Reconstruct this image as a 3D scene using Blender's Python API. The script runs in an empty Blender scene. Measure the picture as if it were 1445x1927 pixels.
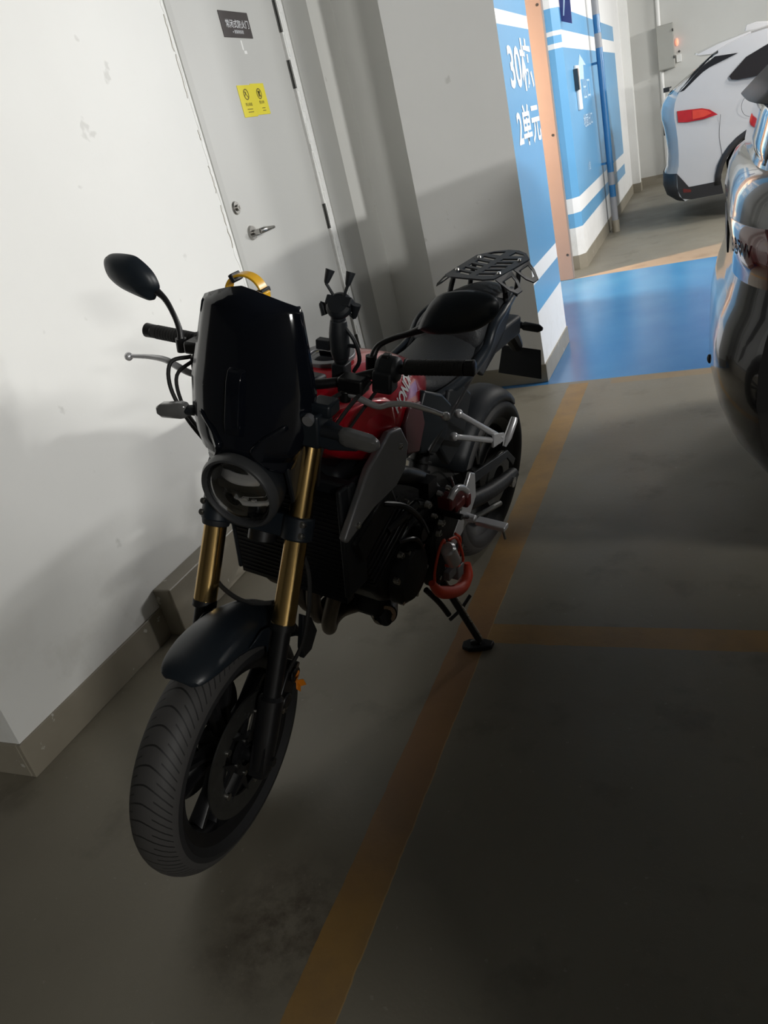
import bpy, bmesh, math, random
from mathutils import Vector, Matrix
from math import sin, cos, pi, radians, sqrt, atan2
random.seed(7)
SC = bpy.context.scene
COL = SC.collection

# ------------------------------------------------------------------ camera
cam_d = bpy.data.cameras.new('camera'); cam = bpy.data.objects.new('camera', cam_d); COL.objects.link(cam)
cam_d.sensor_fit = 'HORIZONTAL'; cam_d.sensor_width = 36.0; cam_d.lens = 36.0 * 1443.8 / 1445.0
cam_d.clip_start = 0.02; cam_d.clip_end = 100
CR = (0.910044, 0.348363, -0.224640); CD = (-0.036474, -0.472538, -0.880555); CF = (-0.412903, 0.809538, -0.417324)
m = Matrix(((CR[0], -CD[0], -CF[0], 0.0), (CR[1], -CD[1], -CF[1], 0.0), (CR[2], -CD[2], -CF[2], 1.4578), (0, 0, 0, 1)))
cam.matrix_world = m
SC.camera = cam
SC.view_settings.view_transform = 'Standard'; SC.view_settings.look = 'None'
SC.view_settings.gamma = 1.0; SC.view_settings.use_curve_mapping = False
SC.view_settings.exposure = 0.0

# ------------------------------------------------------------------ world and lamps
w = bpy.data.worlds.new('World'); SC.world = w; w.use_nodes = True
w.node_tree.nodes['Background'].inputs[0].default_value = (0.55, 0.6, 0.7, 1)
w.node_tree.nodes['Background'].inputs[1].default_value = 0.01

def area(name, loc, target, sx, sy, power, col=(1, 1, 1), spread=180):
    l = bpy.data.lights.new(name, 'AREA'); l.shape = 'RECTANGLE'; l.size = sx; l.size_y = sy
    l.energy = power; l.color = col; l.spread = radians(spread)
    o = bpy.data.objects.new(name, l); COL.objects.link(o); o.location = loc
    d = Vector(target) - Vector(loc)
    o.rotation_euler = d.to_track_quat('-Z', 'Y').to_euler()
    return o

# fluorescent battens over the driving lane on the right, one nearer one over the hatched bay, plus an added fill
area('lane_lamp_near', (8.4, 0.3, 2.80), (-1.9, 2.2, 1.2), 1.3, 0.15, 400, (1.0, 0.99, 0.95))
area('lane_lamp_behind', (5.2, -4.4, 2.62), (-1.9, 2.0, 0.7), 1.2, 0.15, 210, (1.0, 0.99, 0.95))
area('lane_lamp_middle', (3.0, 5.9, 2.72), (-0.5, 5.6, 0.4), 1.3, 0.15, 130, (1.0, 0.99, 0.97))
area('far_floor_fill', (1.9, 9.1, 2.80), (-0.4, 8.6, 0.0), 1.3, 0.15, 80, (1.0, 0.97, 0.93))  # added fill that lifts the far floor, not one of the battens
area('lane_lamp_far', (6.2, 11.4, 2.62), (0, 10.5, 0.6), 1.3, 0.15, 300, (1.0, 0.99, 0.97))
area('lobby_lamp', (-2.84, 6.66, 1.9), (-0.3, 7.6, 0.0), 0.08, 0.08, 240, (1.0, 0.58, 0.34))

# ------------------------------------------------------------------ material helpers
def newmat(name):
    mt = bpy.data.materials.new(name); mt.use_nodes = True
    nt = mt.node_tree
    return mt, nt, nt.nodes['Principled BSDF']
def N(nt, t, **k):
    n = nt.nodes.new(t)
    for a, b in k.items(): setattr(n, a, b)
    return n
def mat(name, col, rough=0.5, metal=0.0, coat=0.0, nscale=0, namt=0.0, bump=0.0, emit=None, spec=0.5, trans=0, rvar=0.0):
    mt, nt, b = newmat(name)
    b.inputs['Base Color'].default_value = (*col, 1); b.inputs['Roughness'].default_value = rough
    b.inputs['Metallic'].default_value = metal; b.inputs['Coat Weight'].default_value = coat
    b.inputs['Coat Roughness'].default_value = 0.04; b.inputs['Specular IOR Level'].default_value = spec
    b.inputs['Transmission Weight'].default_value = trans
    if emit: b.inputs['Emission Color'].default_value = (*emit[0], 1); b.inputs['Emission Strength'].default_value = emit[1]
    if nscale:
        tc = N(nt, 'ShaderNodeTexCoord'); no = N(nt, 'ShaderNodeTexNoise'); no.inputs['Scale'].default_value = nscale
        no.inputs['Detail'].default_value = 6
        nt.links.new(tc.outputs['Object'], no.inputs['Vector'])
        if namt:
            mx = N(nt, 'ShaderNodeMix', data_type='RGBA'); mx.inputs[6].default_value = (*[c * (1 - namt) for c in col], 1)
            mx.inputs[7].default_value = (*[min(1, c * (1 + namt)) for c in col], 1)
            nt.links.new(no.outputs['Fac'], mx.inputs[0]); nt.links.new(mx.outputs[2], b.inputs['Base Color'])
        if rvar:
            mr = N(nt, 'ShaderNodeMapRange'); mr.inputs[3].default_value = max(0, rough - rvar); mr.inputs[4].default_value = rough + rvar
            nt.links.new(no.outputs['Fac'], mr.inputs[0]); nt.links.new(mr.outputs[0], b.inputs['Roughness'])
        if bump:
            bp = N(nt, 'ShaderNodeBump'); bp.inputs['Strength'].default_value = bump; bp.inputs['Distance'].default_value = 0.004
            nt.links.new(no.outputs['Fac'], bp.inputs['Height']); nt.links.new(bp.outputs[0], b.inputs['Normal'])
    return mt
def math_(nt, op, a, b=None, c=None):
    n = N(nt, 'ShaderNodeMath', operation=op)
    for i, v in enumerate((a, b, c)):
        if v is None: continue
        if isinstance(v, (int, float)): n.inputs[i].default_value = v
        else: nt.links.new(v, n.inputs[i])
    return n.outputs[0]
def between(nt, v, a, b, soft=0.0):
    return math_(nt, 'MULTIPLY', math_(nt, 'GREATER_THAN', v, a), math_(nt, 'LESS_THAN', v, b))
def mixc(nt, fac, a, b):
    n = N(nt, 'ShaderNodeMix', data_type='RGBA')
    if isinstance(fac, (int, float)): n.inputs[0].default_value = fac
    else: nt.links.new(fac, n.inputs[0])
    for i, v in ((6, a), (7, b)):
        if isinstance(v, tuple): n.inputs[i].default_value = (*v, 1)
        else: nt.links.new(v, n.inputs[i])
    return n.outputs[2]
def noise(nt, vec, scale, detail=5, rough=0.5):
    n = N(nt, 'ShaderNodeTexNoise'); n.inputs['Scale'].default_value = scale; n.inputs['Detail'].default_value = detail
    n.inputs['Roughness'].default_value = rough
    nt.links.new(vec, n.inputs['Vector']); return n.outputs['Fac']
def ramp(nt, v, a, b):
    n = N(nt, 'ShaderNodeMapRange'); n.inputs[1].default_value = a; n.inputs[2].default_value = b
    nt.links.new(v, n.inputs[0]); return n.outputs[0]

# floor: worn sealed concrete, ochre bay lines and a blue epoxy crossing
def floor_material():
    mt, nt, b = newmat('garage_floor')
    g = N(nt, 'ShaderNodeNewGeometry'); s = N(nt, 'ShaderNodeSeparateXYZ'); nt.links.new(g.outputs['Position'], s.inputs[0])
    P = g.outputs['Position']; X, Y = s.outputs[0], s.outputs[1]
    wob = math_(nt, 'MULTIPLY', math_(nt, 'SUBTRACT', noise(nt, P, 14), 0.5), 0.012)
    X2 = math_(nt, 'ADD', X, wob); Y2 = math_(nt, 'ADD', Y, wob)
    big = ramp(nt, noise(nt, P, 1.3, 6), 0.3, 0.7); fine = noise(nt, P, 38, 8, 0.7)
    base = mixc(nt, big, (0.20, 0.178, 0.135), (0.27, 0.245, 0.19))
    base = mixc(nt, math_(nt, 'MULTIPLY', fine, 0.45), base, (0.20, 0.18, 0.14))
    st = ramp(nt, noise(nt, P, 4.2, 7, 0.6), 0.56, 0.70)
    base = mixc(nt, math_(nt, 'MULTIPLY', st, 0.45), base, (0.10, 0.085, 0.06))
    # scuffed oil patch in front of the front wheel
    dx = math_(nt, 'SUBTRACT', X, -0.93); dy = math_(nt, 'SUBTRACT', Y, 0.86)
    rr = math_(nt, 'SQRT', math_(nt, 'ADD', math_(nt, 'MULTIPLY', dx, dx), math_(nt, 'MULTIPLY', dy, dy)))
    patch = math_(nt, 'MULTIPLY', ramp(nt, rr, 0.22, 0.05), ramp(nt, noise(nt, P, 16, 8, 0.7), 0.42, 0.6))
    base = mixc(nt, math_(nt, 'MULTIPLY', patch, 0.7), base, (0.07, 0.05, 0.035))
    specks = ramp(nt, noise(nt, P, 60, 2), 0.70, 0.76)
    base = mixc(nt, math_(nt, 'MULTIPLY', specks, 0.25), base, (0.5, 0.46, 0.38))
    wear = ramp(nt, noise(nt, P, 7, 6, 0.7), 0.25, 0.6)
    line1 = math_(nt, 'MULTIPLY', between(nt, X2, -0.840, -0.728), math_(nt, 'LESS_THAN', Y, 4.36))
    line2 = math_(nt, 'MULTIPLY', between(nt, Y2, 1.893, 1.994), math_(nt, 'GREATER_THAN', X, -0.728))
    line3 = math_(nt, 'MULTIPLY', between(nt, Y2, 4.30, 4.385), math_(nt, 'GREATER_THAN', X, -0.60))
    ln = math_(nt, 'MAXIMUM', line1, math_(nt, 'MAXIMUM', line2, math_(nt, 'MULTIPLY', line3, 0.45)))
    yel = mixc(nt, wear, (0.27, 0.155, 0.055), (0.38, 0.215, 0.06))
    rust = math_(nt, 'MULTIPLY', math_(nt, 'MULTIPLY', ramp(nt, Y, 2.7, 1.9), ramp(nt, Y, 0.9, 1.3)), line1)
    yel = mixc(nt, math_(nt, 'MULTIPLY', rust, 0.55), yel, (0.24, 0.10, 0.05))
    col = mixc(nt, math_(nt, 'MULTIPLY', ln, 0.88), base, yel)
    # thin chalk edge along the right side of the long line
    edge = math_(nt, 'MULTIPLY', between(nt, X2, -0.731, -0.7275), math_(nt, 'LESS_THAN', Y, 2.3))
    col = mixc(nt, math_(nt, 'MULTIPLY', edge, 0.35), col, (0.6, 0.42, 0.2))
    blue = math_(nt, 'MULTIPLY', between(nt, Y, 4.40, 7.37), math_(nt, 'GREATER_THAN', X, -3.0))
    bl = mixc(nt, ramp(nt, noise(nt, P, 2.2, 5), 0.3, 0.7), (0.025, 0.16, 0.40), (0.045, 0.21, 0.46))
    col = mixc(nt, blue, col, bl)
    nt.links.new(col, b.inputs['Base Color'])
    r0 = ramp(nt, noise(nt, P, 3.0, 6), 0.2, 0.9)
    ro = N(nt, 'ShaderNodeMapRange'); ro.inputs[3].default_value = 0.42; ro.inputs[4].default_value = 0.62
    nt.links.new(r0, ro.inputs[0])
    rg = N(nt, 'ShaderNodeMix', data_type='FLOAT'); nt.links.new(blue, rg.inputs[0]); nt.links.new(ro.outputs[0], rg.inputs[2]); rg.inputs[3].default_value = 0.15
    nt.links.new(rg.outputs[0], b.inputs['Roughness'])
    bp = N(nt, 'ShaderNodeBump'); bp.inputs['Strength'].default_value = 0.25; bp.inputs['Distance'].default_value = 0.003
    nt.links.new(fine, bp.inputs['Height']); nt.links.new(bp.outputs[0], b.inputs['Normal'])
    return mt

def wall_material(name, col=(0.80, 0.80, 0.775), stripes=None, ymax=99, ymin=-99, rough=0.55, scuffs=True, blue=((0.115, 0.345, 0.61), (0.145, 0.40, 0.66))):
    """white emulsion, scuffed; optional list of (z0, z1) blue bands on faces that look to +X or are chamfered"""
    mt, nt, b = newmat(name)
    g = N(nt, 'ShaderNodeNewGeometry'); s = N(nt, 'ShaderNodeSeparateXYZ'); nt.links.new(g.outputs['Position'], s.inputs[0])
    P = g.outputs['Position']; Z = s.outputs[2]; Y = s.outputs[1]
    c = mixc(nt, ramp(nt, noise(nt, P, 1.1, 5), 0.3, 0.7), tuple(x * 0.95 for x in col), tuple(min(1, x * 1.03) for x in col))
    if scuffs:
        sp = math_(nt, 'MULTIPLY', ramp(nt, noise(nt, P, 9, 3), 0.70, 0.74), 0.35)
        c = mixc(nt, sp, c, (0.42, 0.41, 0.38))
        low = math_(nt, 'MULTIPLY', ramp(nt, Z, 0.55, 0.1), ramp(nt, noise(nt, P, 5, 6, 0.65), 0.5, 0.66))
        c = mixc(nt, math_(nt, 'MULTIPLY', low, 0.25), c, (0.45, 0.42, 0.36))
    if stripes:
        nn = N(nt, 'ShaderNodeSeparateXYZ'); nt.links.new(g.outputs['True Normal'], nn.inputs[0])
        face = math_(nt, 'GREATER_THAN', nn.outputs[0], stripes.get('nx', 0.5))
        if stripes.get('ny'): face = math_(nt, 'MAXIMUM', face, math_(nt, 'LESS_THAN', nn.outputs[1], -0.5))
        tot = None
        for z0, z1 in stripes['z']:
            t = between(nt, Z, z0, z1); tot = t if tot is None else math_(nt, 'MAXIMUM', tot, t)
        tot = math_(nt, 'MULTIPLY', math_(nt, 'MULTIPLY', tot, face), between(nt, Y, ymin, ymax))
        if stripes.get('zy'):
            lf = math_(nt, 'LESS_THAN', nn.outputs[1], -0.5)
            tot = math_(nt, 'MAXIMUM', tot, math_(nt, 'MULTIPLY', lf, between(nt, Z, *stripes['zy'])))
        c = mixc(nt, tot, c, mixc(nt, noise(nt, P, 1.5, 4), *blue))
        r = N(nt, 'ShaderNodeMix', data_type='FLOAT'); nt.links.new(tot, r.inputs[0]); r.inputs[2].default_value = rough; r.inputs[3].default_value = 0.3
        nt.links.new(r.outputs[0], b.inputs['Roughness'])
    else: b.inputs['Roughness'].default_value = rough
    nt.links.new(c, b.inputs['Base Color'])
    bp = N(nt, 'ShaderNodeBump'); bp.inputs['Strength'].default_value = 0.15; bp.inputs['Distance'].default_value = 0.003
    nt.links.new(noise(nt, P, 22, 6), bp.inputs['Height']); nt.links.new(bp.outputs[0], b.inputs['Normal'])
    return mt

def tyre_material(name, n_rep):
    mt, nt, b = newmat(name)
    uv = N(nt, 'ShaderNodeUVMap'); s = N(nt, 'ShaderNodeSeparateXYZ'); nt.links.new(uv.outputs[0], s.inputs[0])
    U, V = s.outputs[0], s.outputs[1]      # U around the wheel, V across the tread (0..1, 0.5 = centre)
    d = math_(nt, 'ABSOLUTE', math_(nt, 'SUBTRACT', V, 0.5))
    bend = math_(nt, 'MULTIPLY', math_(nt, 'POWER', d, 1.6), -9.0)
    ph = math_(nt, 'FRACT', math_(nt, 'ADD', math_(nt, 'MULTIPLY', U, float(n_rep)), bend))
    gr = math_(nt, 'LESS_THAN', ph, 0.10)
    ph2 = math_(nt, 'FRACT', math_(nt, 'ADD', math_(nt, 'ADD', math_(nt, 'MULTIPLY', U, float(n_rep)), math_(nt, 'MULTIPLY', bend, 1.0)), 1.5))
    gr2 = math_(nt, 'MULTIPLY', math_(nt, 'LESS_THAN', ph2, 0.09), math_(nt, 'GREATER_THAN', d, 0.10))
    gr = math_(nt, 'MULTIPLY', math_(nt, 'MAXIMUM', gr, gr2), math_(nt, 'LESS_THAN', d, 0.27))
    tread = math_(nt, 'LESS_THAN', d, 0.33)
    c = mixc(nt, tread, (0.012, 0.012, 0.013), (0.045, 0.043, 0.042))
    c = mixc(nt, gr, c, (0.006, 0.006, 0.006))
    nt.links.new(c, b.inputs['Base Color']); b.inputs['Roughness'].default_value = 0.62
    bp = N(nt, 'ShaderNodeBump'); bp.inputs['Strength'].default_value = 0.9; bp.inputs['Distance'].default_value = 0.004; bp.invert = True
    nt.links.new(gr, bp.inputs['Height']); nt.links.new(bp.outputs[0], b.inputs['Normal'])
    return mt

M = {}
M['floor'] = floor_material()
M['wall'] = wall_material('white_wall_paint')
M['grey_wall'] = wall_material('grey_wall_paint', (0.52, 0.52, 0.49), scuffs=False)
M['text_wall'] = wall_material('striped_wall_paint', (0.84, 0.84, 0.83), {'z': [(0.415, 0.575), (0.665, 1.883), (1.949, 2.6)]}, ymax=5.28)
M['column'] = wall_material('striped_column_paint', (0.80, 0.80, 0.79), {'z': [(0.385, 0.515), (0.65, 1.885), (2.02, 2.19)], 'zy': (1.925, 1.985), 'nx': 0.2, 'ny': True}, ymax=12.2)
M['pipe'] = wall_material('shade_darkened_pipe', (0.26, 0.265, 0.28), {'z': [(0.385, 0.515), (0.65, 1.885), (2.02, 2.19)], 'nx': -0.3, 'ny': True}, scuffs=False, blue=((0.025, 0.13, 0.30), (0.03, 0.15, 0.33)))  # grey and blue banded pipe paint, darkened to carry the pipe's shade
M['back_wall'] = wall_material('pale_grey_wall_paint', (0.62, 0.62, 0.59), scuffs=False)
def skirt_material():
    mt, nt, b = newmat('chipped_skirting_paint'); g = N(nt, 'ShaderNodeNewGeometry'); P = g.outputs['Position']
    c = mixc(nt, noise(nt, P, 4, 6), (0.20, 0.175, 0.13), (0.34, 0.31, 0.25))
    c = mixc(nt, math_(nt, 'MULTIPLY', ramp(nt, noise(nt, P, 13, 5, 0.6), 0.66, 0.69), 0.7), c, (0.62, 0.60, 0.55))
    nt.links.new(c, b.inputs['Base Color']); b.inputs['Roughness'].default_value = 0.38
    bp = N(nt, 'ShaderNodeBump'); bp.inputs['Strength'].default_value = 0.2; bp.inputs['Distance'].default_value = 0.003
    nt.links.new(noise(nt, P, 30, 6), bp.inputs['Height']); nt.links.new(bp.outputs[0], b.inputs['Normal']); return mt
M['skirt'] = skirt_material()
M['dark_concrete'] = mat('bare_dark_concrete', (0.10, 0.098, 0.09), 0.85, nscale=2, namt=0.2)
M['ceiling'] = mat('ceiling_paint', (0.22, 0.22, 0.21), 0.8, nscale=3, namt=0.05)
M['door'] = mat('grey_door_enamel', (0.50, 0.50, 0.48), 0.38, nscale=2.5, namt=0.03)
M['frame'] = mat('grey_frame_enamel', (0.46, 0.46, 0.44), 0.42, nscale=6, namt=0.04)
M['caulk'] = mat('white_caulk', (0.82, 0.82, 0.80), 0.7, nscale=40, namt=0.12, bump=0.4)
M['hinge'] = mat('dark_hinge_steel', (0.09, 0.09, 0.085), 0.4, 0.8, nscale=40, namt=0.3)
M['steel'] = mat('brushed_steel', (0.45, 0.44, 0.42), 0.28, 1.0, nscale=30, namt=0.1, rvar=0.08)
M['alu'] = mat('cast_aluminium', (0.62, 0.62, 0.64), 0.30, 0.5, nscale=40, namt=0.08, rvar=0.06)
M['alu_dark'] = mat('satin_grey_aluminium', (0.24, 0.24, 0.25), 0.42, 0.45, nscale=25, namt=0.10, rvar=0.06)
M['sign_dark'] = mat('charcoal_sign_plate', (0.045, 0.037, 0.037), 0.35, nscale=20, namt=0.1)
M['sign_yellow'] = mat('yellow_sticker_vinyl', (0.72, 0.62, 0.03), 0.4, nscale=20, namt=0.04)
M['ink'] = mat('brown_ink', (0.13, 0.10, 0.01), 0.5, nscale=20, namt=0.05)
M['white_ink'] = mat('white_lettering', (0.80, 0.82, 0.84), 0.45, nscale=20, namt=0.03)
M['pale_ink'] = mat('pale_blue_lettering', (0.48, 0.64, 0.80), 0.45, nscale=20, namt=0.03)
M['navy'] = mat('navy_sign_plate', (0.03, 0.05, 0.20), 0.3, nscale=12, namt=0.1)
M['wood'] = mat('planed_pine', (0.23, 0.195, 0.175), 0.5, nscale=5, namt=0.05)
M['box_grey'] = mat('grey_box_enamel', (0.36, 0.36, 0.33), 0.45, nscale=6, namt=0.03)
M['white_plastic'] = mat('white_plastic', (0.8, 0.8, 0.78), 0.4, nscale=12, namt=0.02)
M['red_glow'] = mat('red_indicator_light', (0.9, 0.35, 0.28), 0.4, emit=((1.0, 0.22, 0.12), 1.6), nscale=20, namt=0.02)
# motorcycle
M['gloss_black'] = mat('gloss_black_plastic', (0.004, 0.005, 0.008), 0.09, coat=0.0, spec=0.3, nscale=30, namt=0.2)
M['matt_black'] = mat('matt_black_plastic', (0.011, 0.013, 0.016), 0.5, spec=0.35, nscale=60, namt=0.2, bump=0.05)
M['satin_black'] = mat('satin_black_paint', (0.009, 0.013, 0.018), 0.38, spec=0.4, nscale=50, namt=0.2)
M['black_metal'] = mat('black_painted_metal', (0.007, 0.007, 0.008), 0.38, 0.1, nscale=50, namt=0.3)
M['engine'] = mat('black_engine_casting', (0.006, 0.006, 0.007), 0.5, 0.15, spec=0.35, nscale=50, namt=0.4, bump=0.3)
M['rubber'] = mat('black_rubber', (0.015, 0.015, 0.015), 0.65, nscale=90, namt=0.2, bump=0.2)
M['seat'] = mat('seat_vinyl', (0.020, 0.022, 0.025), 0.55, nscale=180, namt=0.3, bump=0.3)
M['gold'] = mat('gold_anodised_tube', (0.62, 0.42, 0.17), 0.20, 1.0, nscale=60, namt=0.06)
M['red'] = mat('candy_red_paint', (0.55, 0.006, 0.020), 0.25, 0.3, coat=1.0, nscale=40, namt=0.1)
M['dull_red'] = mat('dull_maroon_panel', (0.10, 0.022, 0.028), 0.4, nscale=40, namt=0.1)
M['lens_grey'] = mat('smoked_indicator_lens', (0.12, 0.12, 0.12), 0.18, coat=0.5, nscale=40, namt=0.2)
M['ring_grey'] = mat('dark_grey_bezel_plastic', (0.035, 0.036, 0.038), 0.4, nscale=40, namt=0.1)
M['chrome'] = mat('bright_reflector', (0.9, 0.9, 0.92), 0.12, 0.6, nscale=14, namt=0.2, rvar=0.06)
M['lamp_glass'] = mat('clear_lamp_glass', (1, 1, 1), 0.02, trans=1.0, nscale=3, namt=0.0)
M['orange'] = mat('orange_plastic', (0.75, 0.22, 0.01), 0.4, nscale=30, namt=0.1)
M['orange_red'] = mat('orange_red_rubber', (0.62, 0.055, 0.02), 0.5, nscale=30, namt=0.1)
M['red_plastic'] = mat('dark_red_plastic', (0.10, 0.008, 0.008), 0.35, nscale=30, namt=0.1)
M['yellow'] = mat('amber_yellow_plastic', (0.66, 0.36, 0.02), 0.3, nscale=30, namt=0.08)
M['header'] = mat('heat_stained_steel', (0.15, 0.125, 0.10), 0.42, 0.8, nscale=18, namt=0.35)
M['tyre'] = tyre_material('front_tyre_rubber', 46)
M['tyre_rear'] = tyre_material('rear_tyre_rubber', 26)
# cars
M['white_paint'] = mat('pearl_white_car_paint', (0.47, 0.47, 0.48), 0.22, coat=1.0, nscale=4, namt=0.01)
M['dark_paint'] = mat('black_car_paint', (0.014, 0.014, 0.016), 0.2, 0.0, coat=0.8, nscale=4, namt=0.05)
M['glass_dark'] = mat('dark_car_glass', (0.010, 0.010, 0.012), 0.05, coat=1.0, nscale=4, namt=0.05)
M['clad'] = mat('black_bumper_plastic', (0.018, 0.018, 0.020), 0.5, nscale=60, namt=0.2, bump=0.1)
M['tail_red'] = mat('red_tail_lens', (0.34, 0.010, 0.018), 0.10, coat=1.0, nscale=14, namt=0.3)
M['tail_orange'] = mat('orange_red_tail_lens', (0.50, 0.045, 0.03), 0.12, coat=1.0, nscale=14, namt=0.2)
M['tail_dark'] = mat('deep_red_tail_lens', (0.12, 0.010, 0.012), 0.10, coat=1.0, nscale=14, namt=0.3)

# ------------------------------------------------------------------ geometry helpers
def catmull(pts, n=6):
    P = [Vector(p) for p in pts]; out = []
    if len(P) < 3: return P
    E = [2 * P[0] - P[1]] + P + [2 * P[-1] - P[-2]]
    for i in range(1, len(E) - 2):
        for k in range(n):
            t = k / n; a, b, c, d = E[i - 1], E[i], E[i + 1], E[i + 2]
            out.append(0.5 * ((2 * b) + (-a + c) * t + (2 * a - 5 * b + 4 * c - d) * t * t + (-a + 3 * b - 3 * c + d) * t ** 3))
    out.append(P[-1]); return out

class G:
    def __init__(s): s.v = []; s.f = []; s.uv = {}
    def add(s, vs, fs):
        o = len(s.v); s.v += [Vector(v) for v in vs]; s.f += [tuple(o + i for i in f) for f in fs]; return o
    def box(s, c, size, rot=None, taper=1.0):
        c = Vector(c); h = Vector(size) / 2; vs = []
        for x in (-1, 1):
            for y in (-1, 1):
                for z in (-1, 1):
                    t = taper if z > 0 else 1
                    p = Vector((x * h.x * t, y * h.y * t, z * h.z))
                    if rot is not None: p = rot @ p
                    vs.append(c + p)
        s.add(vs, [(0, 1, 3, 2), (4, 6, 7, 5), (0, 4, 5, 1), (2, 3, 7, 6), (0, 2, 6, 4), (1, 5, 7, 3)]); return s
    def bb(s, x0, x1, y0, y1, z0, z1): return s.box(((x0 + x1) / 2, (y0 + y1) / 2, (z0 + z1) / 2), (x1 - x0, y1 - y0, z1 - z0))
    def tube(s, pts, r, n=10, smooth=0, caps=True, closed=False):
        P = catmull(pts, smooth) if smooth else [Vector(p) for p in pts]
        m = len(P); rs = r if isinstance(r, (list, tuple)) else [r] * m
        if len(rs) != m: rs = [rs[0] + 0 if len(rs) == 1 else rs[min(len(rs) - 1, int(i * (len(rs) - 1) / (m - 1)))] * (1 - ((i * (len(rs) - 1) / (m - 1)) % 1)) + rs[min(len(rs) - 1, int(i * (len(rs) - 1) / (m - 1)) + 1)] * ((i * (len(rs) - 1) / (m - 1)) % 1) for i in range(m)]
        t0 = (P[1] - P[0]).normalized(); a = Vector((0, 0, 1)) if abs(t0.z) < .9 else Vector((1, 0, 0))
        nrm = t0.cross(a).normalized(); rings = []
        for i in range(m):
            if closed: t = (P[(i + 1) % m] - P[i - 1]).normalized()
            else: t = (P[min(i + 1, m - 1)] - P[max(i - 1, 0)]).normalized()
            nrm = (nrm - t * nrm.dot(t)).normalized(); bi = t.cross(nrm)
            rings.append([P[i] + (nrm * cos(2 * pi * k / n) + bi * sin(2 * pi * k / n)) * rs[i] for k in range(n)])
        return s.loft(rings, caps and not closed, closed)
    def loft(s, rings, caps=True, closed=False, ringclosed=True):
        n = len(rings[0]); vs = [v for r in rings for v in r]; fs = []
        m = len(rings)
        for i in range(m if closed else m - 1):
            j = (i + 1) % m
            for k in range(n if ringclosed else n - 1):
                l = (k + 1) % n; fs.append((i * n + k, i * n + l, j * n + l, j * n + k))
        if caps: fs.append(tuple(range(n))[::-1]); fs.append(tuple((m - 1) * n + k for k in range(n)))
        s.add(vs, fs); return s
    def cyl(s, a, b, r, r2=None, n=20): return s.tube([a, b], [r, r2 if r2 is not None else r], n)
    def sph(s, c, r, n=14, m=9):
        c = Vector(c); r = Vector(r) if hasattr(r, '__len__') else Vector((r, r, r)); rings = []
        for i in range(1, m):
            ph = pi * i / m
            rings.append([c + Vector((r.x * sin(ph) * cos(2 * pi * k / n), r.y * sin(ph) * sin(2 * pi * k / n), r.z * cos(ph))) for k in range(n)])
        s.loft(rings, True); return s
    def prism(s, poly, off):
        n = len(poly); a = [Vector(p) for p in poly]; off = Vector(off); b = [p + off for p in a]
        s.add(a + b, [tuple(range(n)), tuple(range(2 * n - 1, n - 1, -1))] + [(i, i + n, (i + 1) % n + n, (i + 1) % n) for i in range(n)]); return s
    def lathe(s, prof, c, ax=(0, 1, 0), n=64, closed=True, a0=0, a1=2 * pi, uv=False):
        """prof: list of (radius, height along ax); revolved about ax through c"""
        ax = Vector(ax).normalized(); u = Vector((1, 0, 0)) if abs(ax.x) < .9 else Vector((0, 0, 1))
        u = (u - ax * u.dot(ax)).normalized(); w_ = ax.cross(u); c = Vector(c); full = abs(a1 - a0 - 2 * pi) < 1e-6
        cnt = n if full else n + 1; m = len(prof); o = len(s.v); vs = []
        for i in range(cnt):
            t = a0 + (a1 - a0) * i / n
            for r, h in prof: vs.append(c + (u * cos(t) + w_ * sin(t)) * r + ax * h)
        fs = []
        L = 0; acc = [0]
        for k in range(m): 
            q = prof[(k + 1) % m]; p = prof[k]; L += sqrt((q[0] - p[0]) ** 2 + (q[1] - p[1]) ** 2); acc.append(L)
        Lu = acc[m - 1]
        for i in range(n):
            j = (i + 1) % cnt
            for k in range(m if closed else m - 1):
                l = (k + 1) % m; fs.append((i * m + k, i * m + l, j * m + l, j * m + k))
                if uv: s.uv[len(s.f) + len(fs) - 1] = [(i / n, acc[k] / Lu), (i / n, acc[k + 1] / Lu), ((i + 1) / n, acc[k + 1] / Lu), ((i + 1) / n, acc[k] / Lu)]
        if not full and closed:
            fs.append(tuple(range(m))); fs.append(tuple((cnt - 1) * m + k for k in range(m))[::-1])
        s.add(vs, fs); return s
    def ring(s, c, ax, r0, r1, h, n=48): return s.lathe([(r0, -h / 2), (r1, -h / 2), (r1, h / 2), (r0, h / 2)], c, ax, n)
    def build(s, name, mt, parent=None, T=None, smooth=True, bevel=0, sub=0, solid=0, label=None, fix=True, angle=35, segs=2):
        me = bpy.data.meshes.new(name)
        vs = [T(v) for v in s.v] if T else s.v
        me.from_pydata([tuple(v) for v in vs], [], s.f); me.update()
        if s.uv:
            ul = me.uv_layers.new(name='UVMap')
            for fi, co in s.uv.items():
                for li, c in zip(me.polygons[fi].loop_indices, co): ul.data[li].uv = c
        if fix:
            bm = bmesh.new(); bm.from_mesh(me); bmesh.ops.recalc_face_normals(bm, faces=bm.faces); bm.to_mesh(me); bm.free()
        ms = mt if isinstance(mt, (list, tuple)) else [mt]
        for q in ms: me.materials.append(M[q])
        if smooth:
            me.polygons.foreach_set('use_smooth', [True] * len(me.polygons))
            me.set_sharp_from_angle(angle=radians(angle))
        o = bpy.data.objects.new(name, me); COL.objects.link(o)
        if parent is not None: o.parent = parent
        if solid: md = o.modifiers.new('s', 'SOLIDIFY'); md.thickness = solid; md.offset = -1
        if bevel: md = o.modifiers.new('b', 'BEVEL'); md.width = bevel; md.segments = segs; md.limit_method = 'ANGLE'; md.angle_limit = radians(40)
        if sub: md = o.modifiers.new('u', 'SUBSURF'); md.levels = sub; md.render_levels = sub
        if label: o['label'] = label
        return o
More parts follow.
